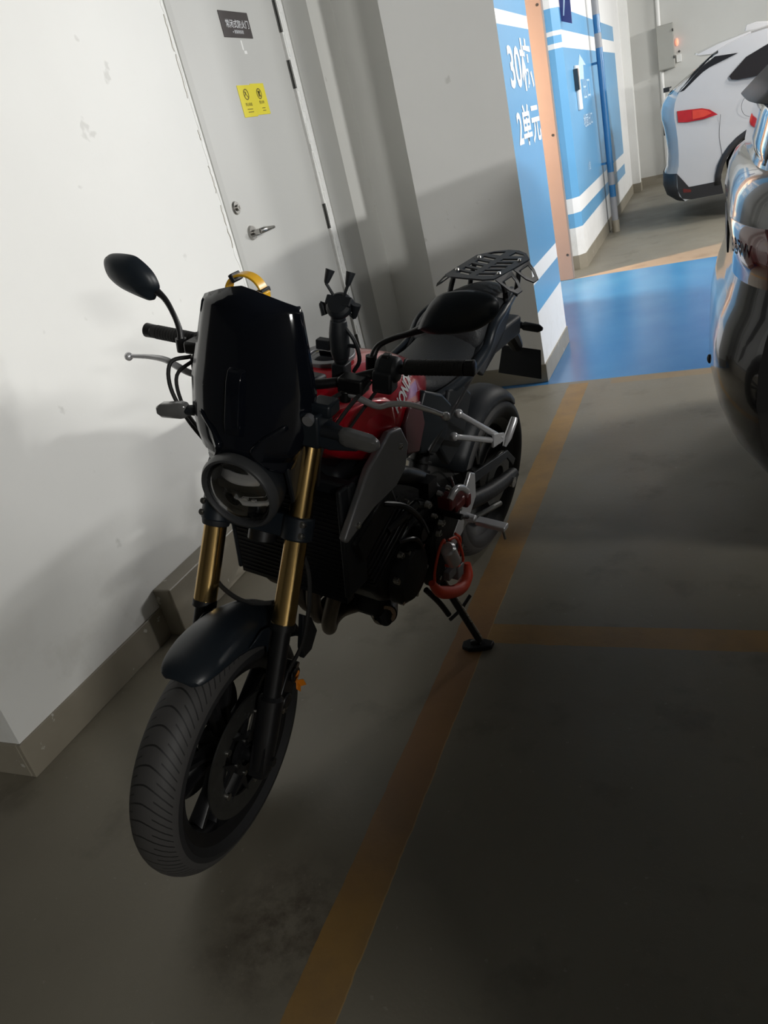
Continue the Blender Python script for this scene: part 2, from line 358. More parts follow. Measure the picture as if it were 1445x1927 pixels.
def empty(name, loc=(0, 0, 0), rot=(0, 0, 0), parent=None):
    o = bpy.data.objects.new(name, None); COL.objects.link(o); o.location = loc; o.rotation_euler = rot; o.empty_display_size = 0.1
    if parent: o.parent = parent
    return o
def tag(o, label, cat, group=None, kind=None):
    if label: o['label'] = label
    if cat: o['category'] = cat
    if group: o['group'] = group
    if kind: o['kind'] = kind
    return o
def struct(o, label=None):
    o['kind'] = 'structure'
    if label: o['label'] = label
    return o
def text(name, body, size, mt, F, parent=None, sx=1.0, sy=1.0, depth=0.0015, bold=0.0, align='CENTER', clip=None, res=3):
    """lettering as real geometry; F maps (u, v, w) -> world/bike point"""
    cu = bpy.data.curves.new(name, 'FONT'); cu.body = body; cu.size = size; cu.align_x = align; cu.align_y = 'CENTER'
    cu.resolution_u = res; cu.offset = bold
    t = bpy.data.objects.new(name, cu); COL.objects.link(t)
    bpy.context.view_layer.update()
    me = bpy.data.meshes.new_from_object(t.evaluated_get(bpy.context.evaluated_depsgraph_get()))
    COL.objects.unlink(t); bpy.data.objects.remove(t); bpy.data.curves.remove(cu)
    if clip is not None:
        bm = bmesh.new(); bm.from_mesh(me)
        bmesh.ops.bisect_plane(bm, geom=bm.verts[:] + bm.edges[:] + bm.faces[:], plane_co=(clip, 0, 0), plane_no=(1, 0, 0), clear_outer=True)
        bm.to_mesh(me); bm.free()
    for v in me.vertices: v.co = F(v.co.x * sx, v.co.y * sy, depth)
    me.materials.clear(); me.materials.append(M[mt]); me.name = name
    o = bpy.data.objects.new(name, me); COL.objects.link(o)
    if parent is not None: o.parent = parent
    return o

# ================================================================== the setting
g = G(); g.bb(-6, 14, -6, 14, -0.1, 0); struct(g.build('floor', 'floor', smooth=False), 'worn beige concrete garage floor with ochre bay lines and a glossy blue crossing')
g = G(); g.bb(-6, 14, -6, 14, 2.9, 3.0); struct(g.build('ceiling', 'ceiling', smooth=False), 'pale painted garage ceiling')
WX = -1.973
g = G(); g.bb(-2.25, WX, 1.155, 3.10, 0, 2.9).bb(-2.25, WX, 3.10, 4.45, 2.30, 2.9).bb(-2.25, WX, 4.45, 4.85, 0, 2.9).bb(-6, -2.25, 1.155, 1.4, 0, 2.9).bb(-2.25, -2.05, 3.10, 4.456, 0, 2.3)
struct(g.build('wall_left', 'wall', smooth=False), 'white scuffed wall to the left of the motorcycle, carrying the grey door')
g = G(); g.bb(-2.6, -1.575, 4.80, 5.27, 0, 2.9); struct(g.build('wall_bay_recess', 'wall', smooth=False), 'shaded narrow strip of white wall in the recess beside the column')
g = G(); g.bb(-1.575, -0.984, 4.456, 5.27, 0, 2.9); struct(g.build('wall_bay_end', 'text_wall', smooth=False), 'wall at the end of the bay, white lit side painted with blue bands and white writing')
# column with a chamfered corner and pilasters beyond the passage
g = G(); g.prism([(-3.2, 7.80, 0), (-1.255, 7.80, 0), (-1.196, 7.875, 0), (-1.196, 13.7, 0), (-3.2, 13.7, 0)], (0, 0, 2.9)); struct(g.build('wall_passage', 'column', smooth=False), 'blue and white striped wall beyond the passage opening')
dp = empty('drain_pipe', (-1.105, 9.70, 0)); tag(dp, 'blue-banded vertical pipe by the far striped wall with shade painted into its colour', 'pipe')
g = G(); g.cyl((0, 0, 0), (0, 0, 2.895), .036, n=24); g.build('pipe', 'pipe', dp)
g = G(); g.cyl((0, 0, 0), (0, 0, .13), .042, n=24); g.build('foot_sleeve', 'skirt', dp)
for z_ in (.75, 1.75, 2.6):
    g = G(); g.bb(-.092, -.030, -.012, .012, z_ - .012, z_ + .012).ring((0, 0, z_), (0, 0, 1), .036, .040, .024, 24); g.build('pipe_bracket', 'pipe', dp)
g = G(); g.bb(-1.22, -1.085, 13.10, 13.32, 0, 2.9); struct(g.build('wall_far_pier', 'wall', smooth=False), 'narrow white pier in the far corner')
g = G(); g.bb(-3, 14, 13.7, 13.9, 0, 2.9); struct(g.build('wall_back', 'back_wall', smooth=False), 'pale grey wall behind the white car')
g = G(); g.bb(-6, 14, -6, -5.8, 0, 2.9); struct(g.build('wall_behind', 'dark_concrete', smooth=False))
g = G(); g.bb(13.8, 14, -5.8, 13.7, 0, 2.9); struct(g.build('wall_right', 'dark_concrete', smooth=False))
g = G(); g.bb(-6, -5.8, -5.8, 1.155, 0, 2.9); struct(g.build('wall_outer', 'dark_concrete', smooth=False))
# lobby doorway, its light falls across the passage
g = G(); g.bb(-2.45, -2.35, 5.27, 6.60, 0, 2.9).bb(-2.45, -2.35, 7.30, 7.80, 0, 2.9).bb(-2.45, -2.35, 6.6, 7.30, 2.2, 2.9)
struct(g.build('wall_lobby', 'wall', smooth=False))
g = G(); g.bb(-4.2, -4.1, 5.0, 7.9, 0, 2.9).bb(-4.2, -2.45, 5.0, 5.1, 0, 2.9).bb(-4.2, -3.2, 7.8, 7.9, 0, 2.9)
struct(g.build('wall_lobby_far', 'wall', smooth=False))
# skirtings
def skirt(name, parts, label=None, mt='skirt'):
    g = G()
    for q in parts: g.bb(*q)
    struct(g.build(name, mt, smooth=False, bevel=0.003), label)
skirt('baseboard_left', [(WX - 0.01, WX + 0.008, 1.147, 3.10, 0, 0.128), (-6, WX - 0.01, 1.147, 1.17, 0, 0.128)], 'chipped beige painted skirting along the left wall')
skirt('baseboard_bay_end', [(-1.583, -0.976, 4.448, 4.47, 0, 0.11), (-0.99, -0.976, 4.47, 5.278, 0, 0.11), (-1.583, -1.57, 4.47, 4.80, 0, 0.11), (WX, -1.583, 4.792, 4.81, 0, 0.11), (WX - .01, WX + 0.008, 4.45, 4.80, 0, 0.11)], 'beige skirting round the foot of the striped bay end wall')
g = G(); g.prism([(-2.4, 7.792, 0), (-1.252, 7.792, 0), (-1.188, 7.872, 0), (-1.188, 13.092, 0), (-1.077, 13.092, 0), (-1.077, 13.328, 0), (-1.188, 13.328, 0), (-1.188, 13.692, 0), (13.7, 13.692, 0), (13.7, 13.72, 0), (-2.4, 13.72, 0)], (0, 0, 0.13)); struct(g.build('baseboard_passage', 'skirt', smooth=False), 'beige skirting at the foot of the far striped wall')
# step along the wall in front of the door
g = G(); g.bb(WX, -1.895, 1.87, 4.44, 0, 0.205); struct(g.build('trim_1', 'skirt', smooth=False, bevel=0.006), 'low dark beige step along the wall below the grey door')

# ---- grey fire door
DX = -1.985
d = empty('door_1', (DX, 3.62, 0.205)); struct(d, 'grey steel fire door in the left wall')
def dT(v): return v - Vector((DX, 3.62, 0.205))
g = G(); g.bb(-2.04, DX, 3.15, 4.085, 0.21, 2.29); g.build('door_leaf', 'door', d, dT, smooth=False, bevel=0.002)
g = G(); g.bb(-2.05, -1.966, 3.100, 3.142, 0.2, 2.34).bb(-2.05, -1.966, 4.17, 4.45, 0.2, 2.34).bb(-2.05, -1.966, 3.1, 4.17, 2.295, 2.34)
g.build('door_frame', 'frame', d, dT, smooth=False, bevel=0.003)
g = G(); g.bb(-2.045, -1.975, 4.098, 4.17, 0.2, 2.30)
for k in range(40):
    z = 0.25 + k * 0.05; g.box((-1.9735, 4.12 + random.uniform(-.015, .02), z), (0.004, random.uniform(.01, .03), random.uniform(.03, .06)))
g.build('filler_strip', 'caulk', d, dT, smooth=False, bevel=0.003)
for z0, z1 in ((2.09, 2.23), (1.835, 1.965), (1.135, 1.265), (0.40, 0.53)):
    g = G(); g.bb(DX - 0.01, DX + 0.004, 4.082, 4.105, z0, z1).cyl((DX + 0.006, 4.100, z0), (DX + 0.006, 4.100, z1), 0.007, n=10); g.build('hinge', 'hinge', d, dT, bevel=0.001)
g = G(); g.cyl((DX, 3.285, 1.25), (DX + 0.012, 3.285, 1.25), 0.033, 0.030, 28); g.cyl((DX + .01, 3.285, 1.25), (DX + 0.05, 3.285, 1.25), 0.012, n=16)
g.tube([(DX + .048, 3.285, 1.25), (DX + .058, 3.31, 1.251), (DX + .056, 3.36, 1.249), (DX + .05, 3.415, 1.247)], [0.013, 0.013, 0.010, 0.007], 14, 4)
g.build('lever_handle', 'steel', d, dT)
g = G(); g.cyl((DX, 3.212, 1.371), (DX + 0.009, 3.212, 1.371), 0.030, 0.026, 28).cyl((DX + .008, 3.212, 1.371), (DX + 0.02, 3.212, 1.371), 0.013, n=18).box((DX + .021, 3.212, 1.371), (0.004, 0.003, 0.012))
g.build('lock_cylinder', 'steel', d, dT)
g = G(); L_ = []; R_ = []
zz = .3; random.seed(3)
while zz < 2.33: L_.append(Vector((-1.9715, 3.088 - random.choice((.002, .006, .012, .02)) * random.random(), zz))); R_.append(Vector((-1.9715, 3.101, zz))); zz += random.uniform(.015, .06)
g.loft([L_, R_], caps=False, ringclosed=False); g.build('caulk_edge', 'caulk', d, dT, solid=.002, smooth=False)
for z0, z1 in ((1.22, 1.40), (1.45, 1.56), (1.66, 1.70), (1.82, 1.98), (1.99, 2.12)):
    g = G(); y_ = 3.076
    A_ = [Vector((-1.9725, y_ + random.uniform(-.004, .004), z0 + (z1 - z0) * k / 8)) for k in range(9)]; g.tube(A_, .0016, 5); g.build('crack', 'skirt', d, dT)
# notices on the door
s = empty('door_notice', (DX, 3.655, 2.06)); tag(s, 'charcoal square notice with white writing near the top of the grey door', 'sign')
sT = lambda v: v - Vector((DX, 3.655, 2.06))
g = G(); g.bb(DX, DX + 0.004, 3.525, 3.785, 2.055, 2.160); g.build('plate', 'sign_dark', s, sT, smooth=False, bevel=0.001)
fx = lambda y, z, off=0.0045: (lambda u, v, w_: sT(Vector((DX + off + w_, y + u, z + v))))
text('main_line', '常闭式防火门', 0.036, 'white_ink', fx(3.665, 2.107), s, sx=0.98, depth=0.0006)
text('small_line', '▪ 请保持关闭', 0.017, 'white_ink', fx(3.655, 2.077), s, depth=0.0006)
g = G(); g.bb(DX, DX + 0.001, 3.66, 3.672, 2.005, 2.045).bb(DX, DX + 0.001, 3.67, 3.695, 1.99, 2.003)
tag(g.build('paint_chip', 'white_plastic', smooth=False), 'small white paint chip below the charcoal notice on the door', 'mark')
s = empty('warning_sticker', (DX, 3.64, 1.73)); tag(s, 'yellow double warning sticker with two round symbols on the grey door', 'sticker')
sT = lambda v: v - Vector((DX, 3.64, 1.73))
fx2 = lambda y, z, off=0.003: (lambda u, v, w_: Vector((DX + off + w_ - DX, y + u - 3.64, z + v - 1.73)))
for a, b, z0 in ((3.512, 3.640, 1.727), (3.638, 3.768, 1.732)):
    g = G(); g.bb(DX, DX + 0.0022, a, b, z0, z0 + 0.134); g.build('sticker_half', 'sign_yellow', s, sT, smooth=False, bevel=0.0008)
g = G(); g.ring((DX + 0.003, 3.577, 1.822), (1, 0, 0), 0.019, 0.0235, 0.0008, 28)
g.box((DX + 0.003, 3.577, 1.822), (0.0008, 0.004, 0.04), Matrix.Rotation(radians(45), 3, 'X'))
g.box((DX + 0.003, 3.570, 1.824), (0.0008, 0.004, 0.024), Matrix.Rotation(radians(-45), 3, 'X'))
g.build('round_symbol', 'ink', s, sT)
g = G(); g.ring((DX + 0.003, 3.702, 1.822), (1, 0, 0), 0.019, 0.0235, 0.0008, 28)
g.box((DX + 0.003, 3.700, 1.820), (0.0008, 0.014, 0.022)).box((DX + 0.003, 3.706, 1.830), (0.0008, 0.012, 0.01))
g.box((DX + 0.003, 3.702, 1.822), (0.0008, 0.004, 0.04), Matrix.Rotation(radians(45), 3, 'X'))
g.build('round_symbol', 'ink', s, sT)
text('caption', '禁止吸烟', 0.0155, 'ink', fx2(3.578, 1.779), s, depth=0.0006)
text('caption', '禁火种', 0.0165, 'ink', fx2(3.706, 1.784), s, depth=0.0006)
for yy, zz in ((3.580, 1.760), (3.582, 1.748), (3.712, 1.760), (3.714, 1.749)):
    g = G(); g.box((DX + 0.0028, yy, zz), (0.0006, 0.05 if yy < 3.65 else 0.03, 0.003)); g.build('fine_print_line', 'ink', s, sT, smooth=False)

# ---- writing on the bay end wall: 30 / 2 with building and unit characters
def tw(y, z): return lambda u, v, w_: Vector((-0.984 + w_, y + u, z + v))
tag(text('building_number', '30栋', 0.185, 'white_ink', tw(4.585, 1.675), None, sx=1.75, sy=1.5, depth=0.002, bold=0.004, align='LEFT', clip=0.375), 'white painted characters 30栋, upper line on the blue wall', 'lettering')
tag(text('unit_number', '2单元', 0.185, 'white_ink', tw(4.60, 1.375), None, sx=1.42, sy=1.2, depth=0.002, bold=0.004, align='LEFT', clip=0.465), 'white painted characters 2单元, lower line on the blue wall', 'lettering')
g = G(); g.bb(-1.60, -1.31, 7.45, 7.80, 0, 2.9); struct(g.build('wall_light_stop', 'wall', smooth=False), 'added unseen wall piece behind the wooden post, stopping the lobby light')  # filler added out of sight so lobby light cannot pass behind the post
# pine post at the passage
p = empty('wooden_post', (-1.312, 7.415, 0)); tag(p, 'tall peach coloured wooden post standing at the passage beside the blue wall', 'post')
g = G(); g.bb(-0.18, 0.062, -0.045, 0.03, 0, 2.88); g.build('plank', 'wood', p, smooth=False, bevel=0.004)
for z in (1.232, 0.224, 2.2):
    g = G(); g.cyl((0.028, -0.047, z), (0.028, -0.044, z), 0.011, n=16); g.build('knot_hole', 'hinge', p)

# ---- passage wall furniture
def cw(y, z): return lambda u, v, w_: Vector((-1.196 + w_, y + u, z + v))
g = G(); g.prism([(-1.195, 8.62, 1.70), (-1.195, 8.84, 1.84), (-1.195, 9.22, 1.745), (-1.195, 9.02, 1.745), (-1.195, 8.98, 1.62), (-1.195, 8.68, 1.62)], (0.002, 0, 0))
tag(g.build('painted_arrow', 'pale_ink', smooth=False), 'pale arrowhead painted high on the far striped wall', 'marking')
tag(text('exit_lettering', '出口', 0.22, 'pale_ink', cw(9.12, 1.52), None, sx=1.3, depth=0.002), 'larger pale two-character writing on the far striped wall beside the intercom', 'lettering')
tag(text('direction_lettering', '地面出口', 0.13, 'pale_ink', cw(9.00, 1.24), None, sx=1.3, depth=0.002, bold=0.002), 'pale four-character line below the intercom on the far striped wall', 'lettering')
tag(text('small_lettering', '1单', 0.11, 'pale_ink', cw(8.72, 0.82), None, sx=1.4, depth=0.002), 'faint small writing low on the far striped wall', 'lettering')
i = empty('wall_intercom', (-1.196, 8.35, 1.3)); tag(i, 'white wall intercom with a black front panel, seen edge-on on the striped wall', 'intercom')
iT = lambda v: v - Vector((-1.196, 8.35, 1.3))
g = G(); g.bb(-1.196, -1.172, 8.38, 8.56, 1.36, 1.74); g.build('housing', 'white_plastic', i, iT, smooth=False, bevel=0.006)
g = G(); g.bb(-1.196, -1.155, 8.32, 8.385, 1.53, 1.71); g.build('front_panel', 'glass_dark', i, iT, smooth=False, bevel=0.003)
s = empty('projecting_sign', (-1.196, 7.98, 2.05)); tag(s, 'navy blue projecting sign with a white stroke at the top of the striped wall', 'sign')
sT = lambda v: v - Vector((-1.196, 7.98, 2.05))
g = G(); g.prism([(-1.196, 7.95, 2.085), (-1.108, 7.95, 2.045), (-1.100, 7.95, 2.42), (-1.196, 7.95, 2.42)], (0, 0.012, 0)); g.build('plate', 'navy', s, sT, smooth=False, bevel=0.001)
g = G(); g.prism([(-1.176, 7.949, 2.12), (-1.166, 7.949, 2.12), (-1.135, 7.949, 2.30), (-1.150, 7.949, 2.30)], (0, 0.0008, 0)); g.build('stroke', 'pale_ink', s, sT, smooth=False)
b = empty('electric_box', (-0.63, 13.7, 1.53)); tag(b, 'grey metal electric box on the far wall behind the white car', 'electric box')
bT = lambda v: v - Vector((-0.63, 13.7, 1.53))
g = G(); g.bb(-0.745, -0.515, 13.50, 13.70, 1.545, 2.115); g.build('cabinet', 'box_grey', b, bT, smooth=False, bevel=0.004)
g = G(); g.bb(-0.738, -0.522, 13.488, 13.50, 1.555, 2.105); g.build('lid', 'box_grey', b, bT, smooth=False, bevel=0.003)
for z in (1.68, 2.02):
    g = G(); g.box((-0.52, 13.484, z), (0.02, 0.012, 0.035)); g.build('latch', 'hinge', b, bT, bevel=0.002)
g = G(); g.tube([(-0.71, 13.665, 0.13), (-0.71, 13.665, 1.545)], 0.028, 12).tube([(-0.71, 13.665, 2.115), (-0.71, 13.665, 2.9)], 0.028, 12)
tag(g.build('wall_conduit', 'white_plastic'), 'white vertical conduit running above and below the grey electric box', 'conduit')
f_ = empty('indicator_unit', (-0.47, 13.7, 1.58)); tag(f_, 'small white wall unit with a glowing red light to the right of the electric box', 'indicator')
fT = lambda v: v - Vector((-0.47, 13.7, 1.58))
g = G(); g.bb(-0.50, -0.43, 13.66, 13.70, 1.60, 1.70); g.build('housing', 'white_plastic', f_, fT, bevel=0.004)
g = G(); g.sph((-0.478, 13.655, 1.86), (0.022, 0.02, 0.05)); g.build('red_light', 'red_glow', f_, fT)
g = G(); g.sph((-0.455, 13.655, 1.735), (0.016, 0.012, 0.016)); g.build('button', 'hinge', f_, fT)

# ================================================================== motorcycle (x forward, y to its left, z up; leaning on its side stand)
BX, BY, PSI, LEAN, STEER = -0.94265, 2.52517, -1.740016, 0.205433, 0.128545
bike = empty('motorcycle', (BX, BY, 0.002), (-LEAN, 0, PSI))
tag(bike, 'red and black motorcycle with gold forks leaning on its side stand beside the wall', 'motorcycle')
BM = Matrix.Translation((BX, BY, 0.002)) @ Matrix.Rotation(PSI, 4, 'Z') @ Matrix.Rotation(-LEAN, 4, 'X')
RK = radians(25.5); AX = Vector((-sin(RK), 0, cos(RK))); A0 = Vector((1.551, 0, 0))
SR = Matrix.Rotation(STEER, 3, AX)
def ST(v): return A0 + SR @ (Vector(v) - A0)
FO = Vector((1.45, 0, 0.30)); RO = Vector((0, 0, 0.315))
def FP(s, y=0.0, fwd=0.0): return FO + AX * s + Vector((cos(RK), 0, sin(RK))) * fwd + Vector((0, y, 0))

def wheel(name, c, R_, hw, T, tm, rimr, nsp=5):
    # tyre: round crown section
    prof = []
    rs = rimr
    for k in range(0, 15):
        a = -pi / 2 * 1.0 + pi * k / 14
        prof.append((R_ - 0.062 * 0.95 + 0.059 * cos(a) + 0.0 , hw * sin(a)))
    prof = [(rs - 0.004, -hw * 0.72), (rs + 0.012, -hw * 0.90)] + prof + [(rs + 0.012, hw * 0.90), (rs - 0.004, hw * 0.72)]
    w_ = G()
    w_.lathe([(rs - 0.004, -hw * .76), (rs + .006, -hw * .80), (rs + .006, -hw * .70), (rs - .012, -hw * .6), (rs - .020, -hw * .2), (rs - .020, hw * .2), (rs - .012, hw * .6), (rs + .006, hw * .70), (rs + .006, hw * .80), (rs - .004, hw * .76), (rs - .026, hw * .55), (rs - .034, hw * .2), (rs - .034, -hw * .2), (rs - .026, -hw * .55)], c, (0, 1, 0), 96)
    w_.cyl(c + Vector((0, -0.045, 0)), c + Vector((0, 0.045, 0)), 0.040, n=28)
    for k in range(nsp):
        a = 2 * pi * k / nsp + 0.35
        for da in (-0.17, 0.17):
            p0 = c + Vector((cos(a + da * .5) * .030, 0, sin(a + da * .5) * .030)); p1 = c + Vector((cos(a + da * 1.0) * (rs - .03), 0, sin(a + da * 1.0) * (rs - .03)))
            dd = (p1 - p0).normalized(); nn = Vector((0, 1, 0)).cross(dd)
            def rg(p, wy, wn): return [p + Vector((0, wy, 0)) * sy + nn * wn * sn for sy, sn in ((1, .6), (.6, 1), (-.6, 1), (-1, .6), (-1, -.6), (-.6, -1), (.6, -1), (1, -.6))]
            w_.loft([rg(p0, .022, .012), rg(p0 * .5 + p1 * .5, .015, .0085), rg(p1, .02, .011)])
    wo = w_.build(name, 'black_metal', bike, T)
    t_ = G(); t_.lathe(prof, c, (0, 1, 0), 144, closed=True, uv=True); t_.build('tyre', tm, wo, T)
    return wo
fw = wheel('front_wheel', FO, 0.300, 0.060, ST, 'tyre', 0.222)
rw = wheel('rear_wheel', RO, 0.318, 0.090, None, 'tyre_rear', 0.222)
for sy in (1, -1):
    g = G(); g.ring(FO + Vector((0, sy * .064, 0)), (0, 1, 0), 0.102, 0.155, 0.0045, 72)
    for k in range(30):
        a = 2 * pi * k / 30; g.ring(FO + Vector((0, sy * .0665, 0)) + Vector((cos(a), 0, sin(a))) * (0.118 + .02 * (k % 2)), (0, 1, 0), 0.002, .0042, .001, 8)
    dsc = g.build('brake_disc', 'hinge', fw, ST)
    g = G(); 
    for k in range(5):
        a = 2 * pi * k / 5 + .2; p0 = FO + Vector((0, sy * .060, 0)); q = Vector((cos(a), 0, sin(a)))
        q1 = Vector((cos(a + .35), 0, sin(a + .35))); q2 = Vector((cos(a - .35), 0, sin(a - .35)))
        g.prism([p0 + q * .045, p0 + q1 * .105, p0 + q1 * .112, p0 + q * .075, p0 + q2 * .112, p0 + q2 * .105], (0, sy * .008, 0))
    g.ring(FO + Vector((0, sy * .062, 0)), (0, 1, 0), .03, .052, .012, 32)
    g.build('disc_carrier', 'black_metal', fw, ST)
    for k in range(10):
        a = 2 * pi * k / 10 + .2; r_ = 0.104 if k % 2 else 0.048
        g = G(); g.cyl(FO + Vector((cos(a) * r_, sy * .066, sin(a) * r_)), FO + Vector((cos(a) * r_, sy * .072, sin(a) * r_)), .0085 if k % 2 else .006, n=12); g.build('disc_bolt', 'steel', fw, ST)
    g = G(); g.cyl(FO + Vector((0, sy * .05, 0)), FO + Vector((0, sy * .128, 0)), .017, n=18).cyl(FO + Vector((0, sy * .125, 0)), FO + Vector((0, sy * .138, 0)), .012, n=6)
    g.build('axle_end', 'black_metal', fw, ST)
# rear disc, sprocket
g = G(); g.ring(RO + Vector((0, .098, 0)), (0, 1, 0), .05, .105, .006, 48); g.build('sprocket', 'hinge', rw)

# front forks, one tube each
for sy, gtop in ((1, .775), (-1, .52)):
    y = sy * .105
    g = G(); g.tube([FP(.33, y), FP(.345, y), FP(.55, y), FP(.80, y)], [.0275, .0275, .0262, .0250], 28)
    fk = g.build('fork_tube', 'gold', bike, ST)
    g = G(); g.tube([FP(.318, y), FP(.334, y)], .029, 28).tube([FP(.12, y), FP(.32, y)], .0215, 22)
    g.tube([FP(-.045, y), FP(-.02, y), FP(.06, y), FP(.15, y), FP(.158, y)], [.018, .027, .029, .030, .022], 20)
    g.box(FP(.0, y), (.05, .034, .075), Matrix.Rotation(-RK, 3, 'Y'))
    g.build('fork_leg', 'black_metal', fk, ST)
    # radial caliper
    g = G(); c = FP(.155, sy * .088, -.075); R2 = Matrix.Rotation(-RK - .35, 3, 'Y')
    g.box(c, (.062, .050, .125), R2, .85); g.box(c + Vector((.03, 0, .0)), (.05, .03, .09), R2)
    for k in (-1, 1): g.cyl(c + R2 @ Vector((0, sy * .024, k * .032)), c + R2 @ Vector((0, sy * .032, k * .032)), .020, n=20)
    cal = g.build('brake_caliper', 'black_metal', bike, ST, bevel=.005)
    for k in (-1, 1):
        g = G(); g.cyl(c + R2 @ Vector((.02, sy * .028, k * .055)), c + R2 @ Vector((.02, sy * .036, k * .055)), .007, n=10); g.build('caliper_bolt', 'steel', cal, ST)
# orange butterfly shaped mark behind the left fork leg
g = G(); c = Vector((1.318, .132, .442))
for a in (0.5, 1.6, 3.6, 4.7):
    q = Vector((cos(a) * .35 + .0, 0.25, sin(a))) ; q.normalize(); r_ = Vector((q.z, 0, -q.x))
    g.prism([c, c + q * .020 + r_ * .010, c + q * .036, c + q * .020 - r_ * .010], (0, .003, 0))
g.build('orange_ornament', 'orange', bike, ST, bevel=.001, label='small orange winged ornament beside the fork leg')
# lower and upper clamps
g = G()
for y in (.105, -.105): g.tube([FP(.528, y), FP(.582, y)], .036, 28)
g.box(FP(.555, 0, -.02), (.075, .21, .052), Matrix.Rotation(-RK, 3, 'Y'))
lc = g.build('lower_clamp', 'satin_black', bike, ST, bevel=.004)
for sy in (1, -1):
    for s_ in (.543, .569):
        g = G(); g.cyl(FP(s_, sy * .128, .022), FP(s_, sy * .128, .031), .0075, n=12).cyl(FP(s_, sy * .128, .031), FP(s_, sy * .128, .034), .004, n=6); g.build('clamp_bolt', 'steel', lc, ST)
g = G()
for y in (.105, -.105): g.tube([FP(.785, y), FP(.822, y)], .034, 24)
g.box(FP(.803, 0, -.025), (.085, .20, .032), Matrix.Rotation(-RK, 3, 'Y'))
g.build('upper_clamp', 'satin_black', bike, ST, bevel=.004)
g = G(); g.cyl(FP(.50, 0, -.038), FP(.80, 0, -.038), .034, n=24); g.build('steering_head', 'black_metal', bike, ST)

# front mudguard
g = G(); rings = []
def fen(a, r, hw, dp, k):
    c = FO + Vector((cos(a) * r, 0, sin(a) * r)); u = Vector((cos(a), 0, sin(a)))
    pts = []
    for i in range(11):
        t = -1 + 2 * i / 10; pts.append(c + Vector((0, hw * sin(t * pi / 2), 0)) - u * dp * (1 - cos(t * pi / 2)))
    return pts
for a_, r_, hw, dp in ((70, .330, .030, .012), (71.5, .338, .050, .018), (75, .345, .062, .028), (82, .352, .071, .042), (92, .357, .075, .055), (105, .360, .076, .075), (118, .360, .076, .095), (130, .356, .076, .085), (142, .350, .074, .06), (152, .345, .070, .04), (158, .342, .064, .03)):
    rings.append(fen(radians(a_), r_, hw, dp, 0))
g.loft(rings, caps=False, ringclosed=False)
md = g.build('front_mudguard', 'satin_black', bike, ST, solid=.004, sub=1)
for sy in (1, -1):
    g = G()
    P3 = [FO + Vector((cos(radians(a)) * r, sy * .074, sin(radians(a)) * r)) for a, r in ((98, .300), (106, .285), (114, .27), (122, .20), (128, .19), (132, .25), (138, .30), (126, .320), (108, .320))]
    g.prism(P3, (0, sy * .005, 0)); g.build('mudguard_stay', 'satin_black', md, ST, bevel=.002)
    if sy < 0: continue
    g = G(); P3 = [FO + Vector((cos(radians(a)) * r, sy * .078, sin(radians(a)) * r)) for a, r in ((138, .345), (150, .275), (158, .262), (162, .30), (158, .345), (147, .352))]
    g.prism(P3, (0, sy * .014, 0)); g.build('mudguard_rear_flap', 'matt_black', md, ST, bevel=.002)
g = G(); g.tube([FP(.40, .11, -.02), FP(.37, .07, -.01), FP(.355, 0, .0), FP(.37, -.07, -.01), FP(.40, -.11, -.02)], .0055, 10, 6); g.build('brake_hose', 'rubber', bike, ST)
g = G(); g.tube([FP(.56, .09, .02), FP(.45, .135, -.03), FP(.30, .14, -.05), FP(.2, .11, -.06)], .005, 8, 6).tube([FP(.56, -.09, .02), FP(.45, -.135, -.03), FP(.30, -.14, -.05), FP(.2, -.11, -.06)], .005, 8, 6); g.build('brake_line', 'rubber', bike, ST)

# headlight
HC = Vector((1.262, 0, .902)); HA = Vector((.985, 0, -.10)).normalized(); HU = Vector((.10, 0, .985)).normalized(); HY = Vector((0, 1, 0))
g = G(); g.lathe([(.001, -.120), (.045, -.112), (.070, -.085), (.086, -.04), (.091, .0), (.089, .012), (.080, .012), (.076, .0), (.070, -.03), (.001, -.032)], HC, HA, 72, closed=False)
hl = g.build('headlight', 'matt_black', bike, ST)
g = G(); g.lathe([(.078, -.004), (.078, .014), (.081, .020), (.086, .019), (.0915, .010), (.0915, -.004)], HC, HA, 72, closed=True); g.build('bezel_ring', 'ring_grey', hl, ST, label='grey outer ring of the headlight')
g = G(); g.lathe([(.081, .004), (.070, .016), (.052, .023), (.025, .028), (.001, .029)], HC, HA, 64, closed=False); g.build('headlight_glass', 'lamp_glass', hl, ST, solid=.002)
g = G()
def hp(y, z, d): return HC + HY * y + HU * z + HA * d
def band(y0, y1, z0, z1, d0, d1, nn=10):
    a = []; b_ = []
    for i in range(nn + 1):
        y = y0 + (y1 - y0) * i / nn; q = d0 - 6 * y * y
        a.append(hp(y, z0, q)); b_.append(hp(y, z1, q + d1))
    g.loft([a, b_], caps=False, ringclosed=False)
band(-.056, .056, .016, .034, .004, -.016); band(-.050, .050, .034, .038, -.012, .006)
band(-.062, .062, -.036, -.028, .006, -.008); band(-.062, .062, -.016, -.012, .002, .004)
for y_ in (-.03, -.012, .008, .028): g.box(hp(y_, -.023, -.002), (.006, .010, .005))
g.build('reflector', 'chrome', hl, ST, solid=.001)
g = G()
for z0, z1 in ((-.010, .014), (.042, .060), (-.064, -.040)):
    ww = .062 if abs(z0) < .03 else .040
    g.prism([hp(-ww, z0, -.012), hp(ww, z0, -.012), hp(ww, z1, -.012), hp(-ww, z1, -.012)], HA * .006)
g.cyl(hp(-.022, .022, -.03), hp(-.022, .022, -.014), .008, n=14).cyl(hp(.022, .022, -.03), hp(.022, .022, -.014), .008, n=14)
g.build('inner_mask', 'gloss_black', hl, ST, bevel=.002)
